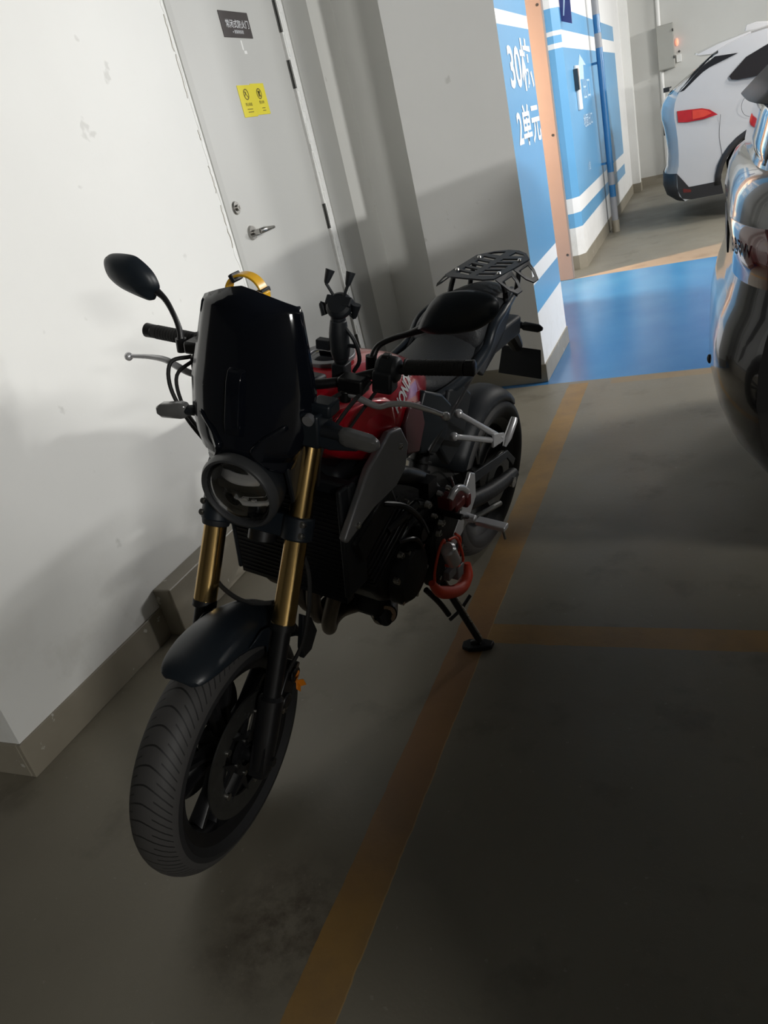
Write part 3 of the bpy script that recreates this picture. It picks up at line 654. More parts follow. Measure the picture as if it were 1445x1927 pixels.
for sy in (1, -1):
    g = G(); g.prism([hp(sy * .088, -.05, -.05), hp(sy * .088, .05, -.04), hp(sy * .088, .07, -.12), hp(sy * .088, -.07, -.13), hp(sy * .088, -.10, -.09)], (0, sy * .012, 0)); g.build('headlight_bracket', 'matt_black', hl, ST, bevel=.003)
# fork shroud on the right tube above the gold section
g = G(); g.tube([FP(.515, -.105), FP(.53, -.105), FP(.66, -.105), FP(.70, -.105)], [.031, .034, .037, .03], 20)
g.build('fork_shroud', 'matt_black', bike, ST, bevel=.002)

# fly screen: faceted gloss black shell
rows = [  # z, x centre, x edge, half width, corner rounding of edge z
    (1.319, 1.183, 1.150, .109, -.036), (1.275, 1.196, 1.152, .116, -.004), (1.20, 1.214, 1.160, .131, 0), (1.115, 1.234, 1.172, .149, 0),
    (1.05, 1.250, 1.190, .144, 0), (1.005, 1.262, 1.205, .128, 0), (.985, 1.268, 1.214, .112, -.01)]
g = G(); rings = []
for z, xc, xe, hw, dz in rows:
    r_ = []
    for t, ft in ((-1, 0), (-.97, .25), (-.80, .55), (-.52, .86), (-.26, .985), (0, 1), (.26, .985), (.52, .86), (.80, .55), (.97, .25), (1, 0)):
        r_.append(Vector((xe + (xc - xe) * ft, t * hw, z + dz * abs(t) ** 1.4)))
    rings.append(r_)
g.loft(rings, caps=False, ringclosed=False)
sc = g.build('windscreen', 'gloss_black', bike, ST, solid=.004, angle=60)
g = G(); r2 = []
for z, o_ in ((1.165, .0), (1.158, .012), (1.14, .017), (1.06, .020), (1.035, .016), (1.026, .0)):
    xc = 1.183 + (1.319 - z) * .235
    r2.append([Vector((xc - .004, -.030, z)), Vector((xc + o_, -.020, z)), Vector((xc + o_ + .001, 0, z)), Vector((xc + o_, .012, z)), Vector((xc - .004, .022, z))])
g.loft(r2, caps=False, ringclosed=False); g.build('raised_vent', 'gloss_black', sc, ST, solid=.002, bevel=.002)
for y, z in ((-.093, 1.111), (-.091, 1.034), (.072, 1.115), (.045, 1.034)):
    xf = 1.222 + (1.115 - z) * .23 - abs(y) * .12
    g = G(); g.cyl((xf - .004, y, z), (xf + .005, y, z + .001), .0065, .004, 14).cyl((xf + .004, y, z), (xf + .0065, y, z), .0025, n=6); g.build('screen_bolt', 'alu_dark', sc, ST)
# lower cowl lobes hugging the headlight
for sy in (1, -1):
    g = G()
    L = [Vector((1.235, sy * .105, 1.065)), Vector((1.262, sy * .060, 1.035)), Vector((1.275, sy * .030, 1.005)), Vector((1.272, sy * .042, .985)), Vector((1.262, sy * .070, .962)), Vector((1.235, sy * .090, .940)), Vector((1.222, sy * .102, .950)), Vector((1.212, sy * .112, .990)), Vector((1.205, sy * .128, 1.04))]
    g.prism(L, (-.035, 0, 0)); g.build('side_cowl', 'gloss_black', bike, ST, bevel=.012, segs=4)
g = G(); g.box((1.19, 0, 1.02), (.06, .17, .075)).box((1.135, 0, 1.10), (.035, .13, .085), Matrix.Rotation(-.5, 3, 'Y')); g.build('instrument_pod', 'matt_black', bike, ST, bevel=.008)
g = G(); g.box((1.117, 0, 1.108), (.004, .11, .065), Matrix.Rotation(-.5, 3, 'Y')); g.build('instrument_screen', 'glass_dark', bike, ST)

# handlebar, controls
g = G(); g.tube([(.985, -.405, 1.108), (.99, -.25, 1.105), (1.03, -.14, 1.085), (1.055, -.06, 1.075), (1.055, .06, 1.075), (1.03, .14, 1.085), (.99, .25, 1.115), (.985, .405, 1.135)], .0115, 16, 5); hb = g.build('handlebar', 'black_metal', bike, ST)
for sy in (1, -1):
    g = G(); g.cyl((1.075, sy * .045, 1.03), (1.055, sy * .045, 1.085), .016, n=14).box((1.055, sy * .045, 1.085), (.045, .03, .03)); g.build('bar_clamp', 'black_metal', hb, ST, bevel=.003)
for sy, z0, z1 in ((1, 1.122, 1.140), (-1, 1.106, 1.108)):
    a = Vector((.989, sy * .268, z0)); b_ = Vector((.985, sy * .398, z1)); g = G()
    g.tube([a, a.lerp(b_, .03), a.lerp(b_, .04), a.lerp(b_, .97), b_], [.019, .019, .0165, .0165, .0165], 22)
    for k in range(14): q = a.lerp(b_, .08 + k * .062); g.tube([q, q + (b_ - a).normalized() * .004], .0172, 22)
    gp = g.build('handlebar_grip', 'rubber', bike, ST)
    g = G(); g.tube([b_, b_.lerp(a, -.02), b_.lerp(a, -.16), b_.lerp(a, -.18)], [.0135, .0165, .0175, .013], 22); g.build('bar_end_weight', 'black_metal', gp, ST)
    c = Vector((.997, sy * .232, z0 - .006)); g = G(); g.tube([c - Vector((0, sy * .025, 0)), c - Vector((0, sy * .02, 0)), c + Vector((0, sy * .022, 0)), c + Vector((0, sy * .026, 0))], [.022, .030, .029, .020], 18); g.box(c + Vector((.012, -sy * .004, -.022)), (.044, .046, .05))
    sg = g.build('switch_gear', 'matt_black', bike, ST, bevel=.006)
    g = G(); g.box(c + Vector((-.012, sy * .008, -.026)), (.026, .024, .014), Matrix.Rotation(.4, 3, 'X')); g.build('switch_button', 'lens_grey', sg, ST, bevel=.003)
    g = G(); g.box(c + Vector((.0, sy * -.005, .027)), (.022, .018, .012)); g.build('switch_button', 'black_metal', sg, ST, bevel=.003)
# levers: clutch (left) and brake (right)
g = G(); g.tube([(1.045, .150, 1.068), (1.057, .20, 1.060), (1.060, .235, 1.054), (1.058, .262, 1.064), (1.052, .30, 1.068), (1.045, .345, 1.060), (1.036, .372, 1.050)], [.008, .0075, .0065, .0065, .006, .0055, .005], 12, 5); g.sph((1.034, .379, 1.047), .0095)
g.build('clutch_lever', 'alu', bike, ST)
g = G(); g.box((1.035, .165, 1.085), (.045, .06, .035)).cyl((1.047, .150, 1.075), (1.047, .150, 1.045), .014, n=14); g.build('clutch_perch', 'black_metal', bike, ST, bevel=.005)
g = G(); g.tube([(1.045, -.20, 1.045), (1.060, -.245, 1.052), (1.058, -.285, 1.063), (1.054, -.32, 1.072), (1.050, -.37, 1.070), (1.05, -.42, 1.064)], [.008, .008, .0085, .0075, .006, .005], 12, 5); g.sph((1.05, -.432, 1.061), .0105)
g.build('brake_lever', 'alu', bike, ST)
g = G(); g.box((1.03, -.21, 1.075), (.06, .07, .04)).box((1.02, -.24, 1.105), (.05, .06, .03)); g.build('brake_master_cylinder', 'black_metal', bike, ST, bevel=.006)
g = G(); g.tube([(1.05, -.245, 1.09), (1.09, -.275, 1.085), (1.11, -.270, 1.03), (1.12, -.225, .96), (1.13, -.16, .90), (1.16, -.1, .86)], .0048, 10, 6); g.tube([(1.05, -.235, 1.085), (1.10, -.255, 1.06), (1.12, -.235, 1.00), (1.13, -.19, .95), (1.14, -.13, .92)], .0045, 10, 6)
g.build('brake_hose', 'rubber', bike, ST)
g = G(); g.tube([(1.04, .15, 1.07), (1.12, .12, 1.05), (1.16, .09, .98), (1.14, .10, .90), (1.08, .08, .8)], .0055, 10, 6).tube([(1.02, .20, 1.09), (1.10, .17, 1.04), (1.13, .13, .96), (1.10, .10, .85)], .0045, 10, 6).tube([(1.00, .21, 1.07), (1.06, .16, .98), (1.05, .14, .92)], .004, 10, 6); g.build('clutch_cable', 'rubber', bike, ST)

# mirrors
def mirror(base, stem, outline, c, thick, name='rear_view_mirror'):
    g = G(); g.tube([base] + stem, [.0095, .0075, .0065, .0065, .0075, .011], 12, 6).cyl(Vector(base) - Vector((0, 0, .02)), Vector(base) + Vector((0, 0, .012)), .013, n=12)
    mo = g.build(name, 'black_metal', bike, ST)
    c = Vector(c); g = G(); O = catmull([Vector(p) for p in outline] + [Vector(outline[0])], 5)[:-1]
    rr = []
    for sc_, dx in ((.90, -.004), (1.0, 0.0), (.97, .010), (.82, .020), (.55, .027), (.22, .030)): rr.append([c + (p - c) * sc_ + Vector((dx * thick, 0, 0)) for p in O])
    g.loft(rr); g.build('mirror_housing', 'satin_black', mo, ST, angle=60)
    g = G(); g.prism([c + (p - c) * .9 + Vector((-.0045 * thick, 0, 0)) for p in O], (-.001, 0, 0)); g.build('mirror_glass', 'chrome', mo, ST)
mirror((1.02, -.292, 1.105), [(1.01, -.300, 1.135), (1.00, -.318, 1.165), (.985, -.350, 1.195), (.98, -.385, 1.215)],
       [(.98, -.372, 1.203), (.98, -.362, 1.222), (.98, -.374, 1.252), (.98, -.403, 1.277), (.98, -.430, 1.287), (.98, -.484, 1.285), (.98, -.508, 1.272), (.98, -.512, 1.248), (.98, -.500, 1.226), (.98, -.465, 1.204), (.98, -.410, 1.188), (.98, -.385, 1.186)], (.98, -.437, 1.237), 1.0)
mirror((.955, .172, 1.110), [(.94, .182, 1.140), (.93, .215, 1.160), (.93, .25, 1.175), (.93, .29, 1.195)],
       [(.93, .272, 1.190), (.93, .280, 1.212), (.93, .296, 1.245), (.93, .320, 1.270), (.93, .36, 1.283), (.93, .405, 1.286), (.93, .440, 1.276), (.93, .447, 1.250), (.93, .430, 1.225), (.93, .400, 1.204), (.93, .350, 1.190), (.93, .305, 1.184)], (.93, .36, 1.235), 1.0)

# indicators
def indicator(pts, body, name, T, lensr):
    g = G(); g.tube(pts, [.010, .009, .011], 10); g.build('indicator_stalk', 'matt_black', i_, T)
for sy, a, b_ in ((1, Vector((1.19, .145, 1.045)), Vector((1.20, .298, 1.040))), (-1, Vector((1.18, -.125, 1.030)), Vector((1.20, -.243, 1.020)))):
    i_ = G(); mid = a.lerp(b_, .45 if sy > 0 else .4); d_ = (b_ - mid)
    i_.tube([a, mid], [.014, .011], 12)
    rr = []
    for t, hx, hz in ((-.08, .008, .010), (0, .012, .017), (.15, .014, .019), (.78, .013, .017), (.94, .009, .010), (1.0, .003, .003)):
        q = mid + d_ * t; rr.append([q + Vector((x_ * hx, 0, z_ * hz)) for x_, z_ in ((1, .6), (.6, 1), (-.6, 1), (-1, .6), (-1, -.6), (-.6, -1), (.6, -1), (1, -.6))])
    io = i_.build('front_indicator', 'matt_black', bike, ST)
    g = G(); g.loft(rr); g.build('indicator_lens', 'lens_grey', io, ST, bevel=.002)
g = G(); g.box((1.175, .145, 1.045), (.07, .045, .075)).box((1.165, .16, 1.085), (.05, .05, .03)).prism([(1.21, .10, 1.02), (1.21, .19, 1.01), (1.20, .25, 1.015), (1.20, .25, 1.03), (1.19, .16, 1.06), (1.19, .10, 1.06)], (-.035, 0, 0))
bk_ = g.build('indicator_bracket', 'satin_black', bike, ST, bevel=.006)
g = G(); g.cyl((1.205, .148, 1.075), (1.218, .148, 1.073), .012, n=16); g.build('bracket_bolt', 'alu_dark', bk_, ST)
g = G(); g.box((1.16, -.11, 1.03), (.06, .05, .06)); g.build('indicator_bracket', 'satin_black', bike, ST, bevel=.006)

# phone holder: ball arm with spring legged cross grip
pc = Vector((.985, .112, 1.090))
g = G(); g.box(pc + Vector((0, 0, .0)), (.036, .034, .036)).sph(pc + Vector((0, 0, .03)), .018)
g.tube([pc + Vector((0, .0, .028)), pc + Vector((0, -.002, .05)), pc + Vector((0, -.004, .085)), pc + Vector((0, -.004, .115))], [.019, .023, .022, .018], 16, 3)
ph = g.build('phone_holder', 'matt_black', bike, ST, bevel=.003)
hd = pc + Vector((.0, .0, .145))
g = G(); g.sph(pc + Vector((0, -.004, .118)), .017); g.lathe([(.001, -.013), (.022, -.013), (.030, -.004), (.030, .006), (.022, .014), (.001, .016)], hd, (.6, .05, .55), 24, closed=False); g.box(hd + Vector((-.006, 0, .004)), (.034, .06, .022), Matrix.Rotation(-.7, 3, 'Y'))
g.build('grip_hub', 'matt_black', ph, ST, bevel=.003)
for p1, p2, p3 in (((-.004, -.014, .02), (.0, -.030, .045), (-.01, -.024, .072)), ((-.004, .010, .02), (.0, .020, .045), (-.01, .024, .072)), ((0, .022, -.008), (.0, .034, -.022), (0, .040, .008)), ((0, -.022, -.010), (0, -.045, .002), (.0, -.034, -.022))):
    g = G(); g.tube([hd + Vector(p1) * .6, hd + Vector(p2), hd + Vector(p2).lerp(Vector(p3), .3)], .0035, 8)
    dd = Vector(p3) - Vector(p2)
    g.tube([hd + Vector(p2), hd + Vector(p2) + dd * .15, hd + Vector(p3)], [.004, .006, .0105], 12); g.build('grip_leg', 'matt_black', ph, ST)
g = G(); g.box(pc + Vector((0, .028, .06)), (.008, .03, .008)).tube([pc + Vector((0, .012, .1)), pc + Vector((0, .035, .07)), pc + Vector((0, .045, .03)), pc + Vector((0, .03, .0))], .005, 8, 5).box(pc + Vector((0, -.04, .055)), (.022, .034, .022)); g.build('tension_key', 'matt_black', ph, ST, bevel=.002)

# fuel tank
def sec(x, hw, zt, zb, nose=2.4, flat=.0):
    r_ = []
    n = 22
    for k in range(n):
        a = 2 * pi * k / n; cy_ = cos(a); sz = sin(a)
        y = hw * (abs(cy_) ** (2 / nose)) * (1 if cy_ >= 0 else -1)
        zz = (abs(sz) ** (2 / nose)) * (1 if sz >= 0 else -1)
        zc = zb + (zt - zb) * .42
        z = zc + zz * ((zt - zc) if zz > 0 else (zc - zb))
        r_.append(Vector((x, y, z)))
    return r_
g = G(); g.loft([sec(.485, .040, .915, .86), sec(.50, .075, .935, .845), (sec(.56, .108, .970, .83)), sec(.64, .135, 1.010, .815), sec(.72, .160, 1.040, .80), sec(.80, .176, 1.058, .79), sec(.88, .182, 1.068, .80), sec(.96, .172, 1.062, .83), sec(1.02, .14, 1.045, .87), sec(1.06, .10, 1.02, .90), sec(1.075, .05, .99, .92)])
tank = g.build('fuel_tank', 'red', bike, sub=1)
for sy in (1, -1):
    # forward shoulders of the tank
    g = G(); P_ = [(.86, .175, .985), (.96, .175, 1.015), (1.06, .155, 1.02), (1.09, .130, .975), (1.06, .135, .905), (.97, .165, .860), (.90, .178, .850), (.84, .180, .90)]
    g.prism([Vector((a, sy * b, c)) for a, b, c in P_], (0, -sy * .07, 0)); g.build('tank_shoulder', 'red', tank, bevel=.022, segs=4)
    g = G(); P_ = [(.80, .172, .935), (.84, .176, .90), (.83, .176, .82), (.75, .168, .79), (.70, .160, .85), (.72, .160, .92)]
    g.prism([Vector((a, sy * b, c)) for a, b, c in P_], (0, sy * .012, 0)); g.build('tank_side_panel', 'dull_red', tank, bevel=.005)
capc = Vector((.868, 0, 1.066))
g = G(); g.ring(capc + Vector((0, 0, .002)), (.06, 0, 1), .046, .066, .012, 56); g.build('filler_ring', 'alu_dark', tank, bevel=.002)
g = G(); g.lathe([(.001, .008), (.030, .008), (.044, .004), (.046, -.004), (.001, -.004)], capc, (.06, 0, 1), 48, closed=False).box(capc + Vector((.004, 0, .012)), (.012, .04, .008)); g.build('filler_cap', 'gloss_black', tank, bevel=.001)
g = G(); g.box((1.00, 0, 1.062), (.06, .13, .02), Matrix.Rotation(-.1, 3, 'Y')); g.build('tank_front_cover', 'matt_black', tank, bevel=.008)
from mathutils.bvhtree import BVHTree
bpy.context.view_layer.update()
tb = BVHTree.FromObject(tank, bpy.context.evaluated_depsgraph_get())
def tf(u, v, w_):
    U = Vector((-.97, 0, .24)).normalized(); V_ = Vector((.24, 0, .97)).normalized()
    c = Vector((.780, .40, .970)) + U * u + V_ * v
    h = tb.ray_cast(c, Vector((0, -1, 0)))
    c.y = (h[0].y if h[0] else .15) + .0025; return c
text('tank_lettering', 'HONDA', 0.040, 'white_ink', tf, tank, sx=1.05, depth=.002, bold=.0012)
# radiator, side shrouds
g = G(); g.bb(1.085, 1.115, -.160, .165, .54, .83)
for k in range(22): g.bb(1.113, 1.118, -.155, .16, .55 + k * .0125, .554 + k * .0125)
g.build('radiator', 'black_metal', bike)
g = G(); g.bb(1.06, 1.09, -.18, .18, .80, .86).bb(1.03, 1.12, -.172, -.16, .55, .86).bb(1.03, 1.12, .16, .175, .56, .86); g.build('radiator_shroud', 'matt_black', bike, bevel=.006)
for sy in (1, -1):
    g = G(); P_ = [(.930, .929), (1.032, .881), (1.152, .757), (1.140, .742), (1.02, .770), (.91, .775), (.862, .800), (.842, .862), (.875, .918)]
    g.prism([Vector((x, sy * .200, z)) for x, z in P_], (0, -sy * .020, 0)); sp = g.build('radiator_side_cover', 'alu_dark', bike, bevel=.006, segs=3)
    for x, z in ((.885, .872), (1.095, .766)):
        g = G(); g.cyl((x, sy * .198, z), (x, sy * .2045, z), .0085, .007, 14).cyl((x, sy * .2045, z), (x, sy * .206, z), .004, n=6); g.build('cover_bolt', 'steel', sp)
g = G(); g.bb(.62, 1.06, -.13, .13, .74, .87); g.build('airbox', 'matt_black', bike, bevel=.02)
# frame
for sy in (1, -1):
    g = G(); g.tube([(1.10, sy * .05, .86), (.98, sy * .12, .80), (.80, sy * .15, .74), (.62, sy * .145, .60), (.56, sy * .13, .42)], [.024, .026, .026, .026, .022], 14, 5)
    g.tube([(.66, sy * .145, .74), (.45, sy * .135, .80), (.22, sy * .125, .88), (.02, sy * .10, .94)], [.016, .015, .014, .012], 12, 5); g.build('frame_rail', 'black_metal', bike)
g = G(); g.tube([(1.09, 0, .80), (1.05, 0, .62), (1.0, .0, .5)], .025, 14, 4); g.build('down_tube', 'black_metal', bike)

# engine
g = G()
g.prism([(.50, -.17, .37), (.56, -.17, .32), (.82, -.17, .355), (.95, -.17, .43), (1.0, -.17, .50), (.94, -.17, .58), (.60, -.17, .60), (.50, -.17, .52)], (0, .34, 0))
eng = g.build('engine', 'engine', bike, bevel=.018, segs=3)
g = G(); R3 = Matrix.Rotation(.42, 3, 'Y')
g.box((.93, 0, .62), (.20, .34, .14), R3)
for k in range(7): g.box(Vector((.93, 0, .62)) + R3 @ Vector((0, 0, -.066 + k * .02)), (.208, .348, .006), R3)
g.build('cylinder_block', 'engine', eng, bevel=.004)
g = G(); g.box((.985, 0, .705), (.20, .37, .09), R3).box((1.0, 0, .745), (.17, .34, .04), R3); g.build('cylinder_head', 'engine', eng, bevel=.012)
g = G(); g.tube([(.84, .165, .46), (.84, .190, .46), (.84, .205, .46), (.84, .212, .46)], [.090, .086, .072, .02], 40); c_ = g.build('alternator_cover', 'engine', eng, bevel=.003)
for k in range(6):
    a = 2 * pi * k / 6 + .3; g = G(); g.cyl((.84 + .084 * cos(a), .185, .46 + .084 * sin(a)), (.84 + .084 * cos(a), .200, .46 + .084 * sin(a)), .006, n=10); g.build('cover_bolt', 'steel', c_)
g = G(); g.prism([(.52, .16, .36), (.60, .16, .30), (.72, .16, .33), (.73, .16, .50), (.64, .16, .58), (.53, .16, .52)], (0, .045, 0)); c_ = g.build('sprocket_cover', 'engine', eng, bevel=.012)
for x, z in ((.55, .38), (.70, .36), (.70, .52), (.56, .52)):
    g = G(); g.cyl((x, .20, z), (x, .212, z), .007, n=10); g.build('cover_bolt', 'steel', c_)
g = G(); g.tube([(.78, -.165, .42), (.78, -.21, .42), (.78, -.225, .42)], [.115, .105, .06], 36); g.build('clutch_cover', 'engine', eng, bevel=.003)
g = G(); g.bb(.56, .84, -.11, .08, .25, .34); g.build('oil_pan', 'engine', eng, bevel=.02)
g = G()
for a, b_ in (((.92, .17, .64), (.80, .19, .66)), ((.80, .19, .66), (.70, .18, .60))): g.cyl(a, b_, .012, n=10)
g.box((.72, .185, .67), (.05, .03, .05)).box((.66, .19, .60), (.04, .03, .06)).cyl((.78, .18, .56), (.78, .205, .56), .022, n=16)
g.tube([(.95, .18, .74), (.88, .2, .70), (.80, .2, .62), (.76, .2, .55)], .008, 8, 4).tube([(.90, .19, .60), (.84, .21, .58), (.78, .2, .50)], .006, 8, 4); g.build('engine_plumbing', 'black_metal', eng)
for x, y, z, s_ in ((.90, .19, .56, .010), (.76, .20, .64, .012), (.70, .205, .645, .009), (.69, .205, .545, .013), (.71, .205, .52, .009), (.745, .21, .60, .008), (.93, .19, .50, .008), (.655, .21, .64, .009), (.86, .19, .70, .008)):
    g = G(); g.cyl((x, y, z), (x, y + .012, z), s_, s_ * .8, 12).cyl((x, y + .012, z), (x, y + .016, z), s_ * .45, n=6); g.build('engine_bolt', 'steel', eng)
# exhaust headers sweeping down and to the right side
for k, y in enumerate((.13, .05, -.03, -.11)):
    g = G(); yb, zb = .052 - .030 * k, .375 + .028 * k; g.tube([(1.02, y, .66), (1.065, y - .005, .62), (1.085, y * .75 + yb * .25, .54), (1.078, y * .3 + yb * .7, zb + .06), (1.05, yb, zb), (.99, yb - .03, zb - .025), (.90, yb - .06, zb - .07), (.80, yb - .07, .25)], .0195, 16, 6); g.build('exhaust_header', 'header', bike)
g = G(); g.tube([(.81, .075, .255), (.80, .070, .255), (.70, -.0, .24), (.58, -.08, .22), (.52, -.12, .22)], [.034, .042, .054, .055, .04], 24, 3); ex = g.build('exhaust_collector', 'black_metal', bike)
g = G(); g.ring((.813, .078, .255), (.75, .65, 0), .024, .036, .006, 32); g.build('collector_rim', 'steel', ex)
g = G(); g.tube([(.52, -.12, .22), (.44, -.16, .26), (.30, -.19, .31), (.22, -.20, .34)], [.04, .055, .06, .045], 24, 3); g.build('muffler', 'black_metal', bike)

# swingarm, chain guard, suspension
for sy in (1, -1):
    g = G(); g.tube([(.52, sy * .10, .42), (.35, sy * .125, .40), (.15, sy * .135, .35), (-.06, sy * .135, .315)], [.03, .03, .028, .024], 12, 4); g.build('swingarm', 'engine', bike)
    g = G(); g.cyl((0, sy * .12, .315), (0, sy * .165, .315), .02, n=14); g.build('rear_axle_nut', 'steel', bike)
g = G(); g.ring((.56, .112, .42), (0, 1, 0), .03, .042, .02, 24).tube([(.56, .112, .46), (0, .112, .418)], .010, 8).tube([(.56, .112, .378), (0, .112, .212)], .010, 8); g.build('drive_chain', 'hinge', bike)
g = G(); g.prism([(.36, .135, .49), (.30, .135, .50), (.02, .135, .45), (-.06, .135, .38), (-.04, .135, .36), (.02, .135, .42), (.30, .135, .46)], (0, .008, 0)); g.build('chain_guard', 'matt_black', bike, bevel=.002)
g = G(); a = RO; rings = []
for A_ in range(30, 131, 10):
    A = radians(A_); c = a + Vector((cos(A) * .338, 0, sin(A) * .338)); u = Vector((cos(A), 0, sin(A)))
    rings.append([c + Vector((0, .085 * sin(t * pi / 2), 0)) - u * .05 * (1 - cos(t * pi / 2)) for t in [-1 + i / 4 for i in range(9)]])
g.loft(rings, caps=False, ringclosed=False); g.build('rear_hugger', 'matt_black', bike, solid=.004)
g = G(); g.cyl((.40, 0, .62), (.50, 0, .40), .032, n=20)
for k in range(7): q = Vector((.40, 0, .62)).lerp(Vector((.50, 0, .40)), .1 + k * .12); g.tube([q, q + Vector((.003, 0, -.006))], .042, 20)
g.build('rear_shock', 'black_metal', bike)

# seat
def sseat(x, hw, zt, th, crown=.018):
    pts = [(-1, -.5), (-1.0, -.15), (-.9, .45), (-.6, .85), (0, 1), (.6, .85), (.9, .45), (1.0, -.15), (1, -.5), (.7, -1), (-.7, -1)]
    return [Vector((x, a * hw, zt + (b - 1) * th / 2 + (crown * (1 - a * a) if b > 0 else 0) - crown)) for a, b in pts]
g = G(); g.loft([sseat(.56, .070, .925, .06), sseat(.53, .098, .935, .075), sseat(.46, .118, .925, .085), sseat(.36, .130, .912, .09), sseat(.28, .130, .915, .09), sseat(.23, .124, .935, .11), sseat(.20, .115, .955, .12)])
seat = g.build('rider_seat', 'seat', bike, sub=1)
g = G(); g.loft([sseat(.245, .100, .945, .06), sseat(.225, .118, .985, .10), sseat(.18, .122, 1.008, .11), sseat(.08, .118, 1.018, .10), sseat(-.04, .106, 1.016, .09), sseat(-.12, .088, 1.006, .08), sseat(-.155, .06, .99, .06)])
g.build('pillion_seat', 'seat', bike, sub=1)
g = G()
for sy in (1, -1):
    g.tube([(.55, sy * .112, .845), (.42, sy * .136, .850), (.30, sy * .136, .862), (.21, sy * .130, .885), (.15, sy * .128, .935), (.05, sy * .120, .955), (-.08, sy * .10, .965)], [.012, .017, .018, .018, .016, .014, .010], 12, 5)
g.build('seat_trim', 'satin_black', bike)
# tail unit and side panels
for sy in (1, -1):
    g = G(); g.prism([Vector((x, sy * y, z)) for x, y, z in ((.30, .125, .86), (.20, .125, .91), (.08, .118, .95), (-.10, .095, .975), (-.20, .06, .965), (-.22, .05, .92), (-.05, .09, .86), (.08, .11, .82), (.20, .12, .79))], (0, -sy * .02, 0)); g.build('tail_panel', 'matt_black', bike, bevel=.006)
    g = G(); g.prism([Vector((x, sy * .155, z)) for x, z in ((.665, .925), (.56, .875), (.50, .82), (.53, .74), (.60, .71), (.70, .755), (.72, .84))], (0, -sy * .03, 0)); g.build('side_panel', 'satin_black', bike, bevel=.008)
    g = G(); g.prism([Vector((x, sy * .145, z)) for x, z in ((.50, .86), (.40, .84), (.34, .79), (.40, .66), (.50, .62), (.56, .70))], (0, -sy * .03, 0)); g.build('lower_side_panel', 'matt_black', bike, bevel=.008)
g = G(); g.bb(-.20, .52, -.09, .09, .80, .87); g.build('under_seat_tray', 'matt_black', bike, bevel=.01)
g = G(); g.box((-.235, 0, .93), (.04, .10, .035)); g.build('tail_lamp', 'tail_dark', bike, bevel=.008)
g = G(); g.tube([(-.16, 0, .86), (-.26, 0, .80), (-.34, 0, .74), (-.40, 0, .68)], [.045, .04, .03, .025], 10, 3); fnd = g.build('rear_fender', 'matt_black', bike)
g = G(); g.prism([(-.40, -.06, .675), (-.40, .098, .675), (-.43, .098, .545), (-.43, -.085, .545)], (-.006, 0, 0)); g.build('number_plate_holder', 'matt_black', fnd, bevel=.003)
for sy in (1, -1):
    g = G(); g.tube([(-.30, sy * .02, .80), (-.30, sy * .055, .797)], [.018, .012], 12); io = g.build('rear_indicator', 'matt_black', bike)
    g = G(); g.tube([(-.30, sy * .055, .797), (-.30, sy * .065, .796), (-.30, sy * .12, .793), (-.30, sy * .135, .793)], [.010, .016, .015, .006], 12); g.build('indicator_lens', 'matt_black', io)
# luggage rack
bm_ = bmesh.new()
def loop(pts):
    vs = [bm_.verts.new((x, y, z)) for x, y, z in pts]
    for i in range(len(vs)): bm_.edges.new((vs[i], vs[(i + 1) % len(vs)]))
RZ = 1.052
def rk(x, y): return (x, y, RZ + .02 * max(0, x) )
loop([rk(.07, -.055), rk(.05, -.085), rk(-.06, -.092), rk(-.23, -.098), rk(-.30, -.060), rk(-.335, -.02), rk(-.335, .02), rk(-.30, .060), rk(-.23, .098), rk(-.06, .092), rk(.05, .085), rk(.07, .055)])
for x0 in (.000, -.048, -.098, -.150, -.205):
    for sy in (1, -1):
        loop([rk(x0, sy * .012), rk(x0 + .030, sy * .012), rk(x0 + .012, sy * .066), rk(x0 - .018, sy * .066)])
for sy in (1, -1): loop([rk(-.245, sy * .015), rk(-.26, sy * .07), rk(-.285, sy * .055), rk(-.305, sy * .018)])
bmesh.ops.triangle_fill(bm_, use_beauty=True, use_dissolve=False, edges=bm_.edges[:])
me = bpy.data.meshes.new('luggage_rack'); bm_.to_mesh(me); bm_.free(); me.materials.append(M['matt_black'])
rack = bpy.data.objects.new('luggage_rack', me); COL.objects.link(rack); rack.parent = bike
md_ = rack.modifiers.new('s', 'SOLIDIFY'); md_.thickness = .005; md_.offset = 0
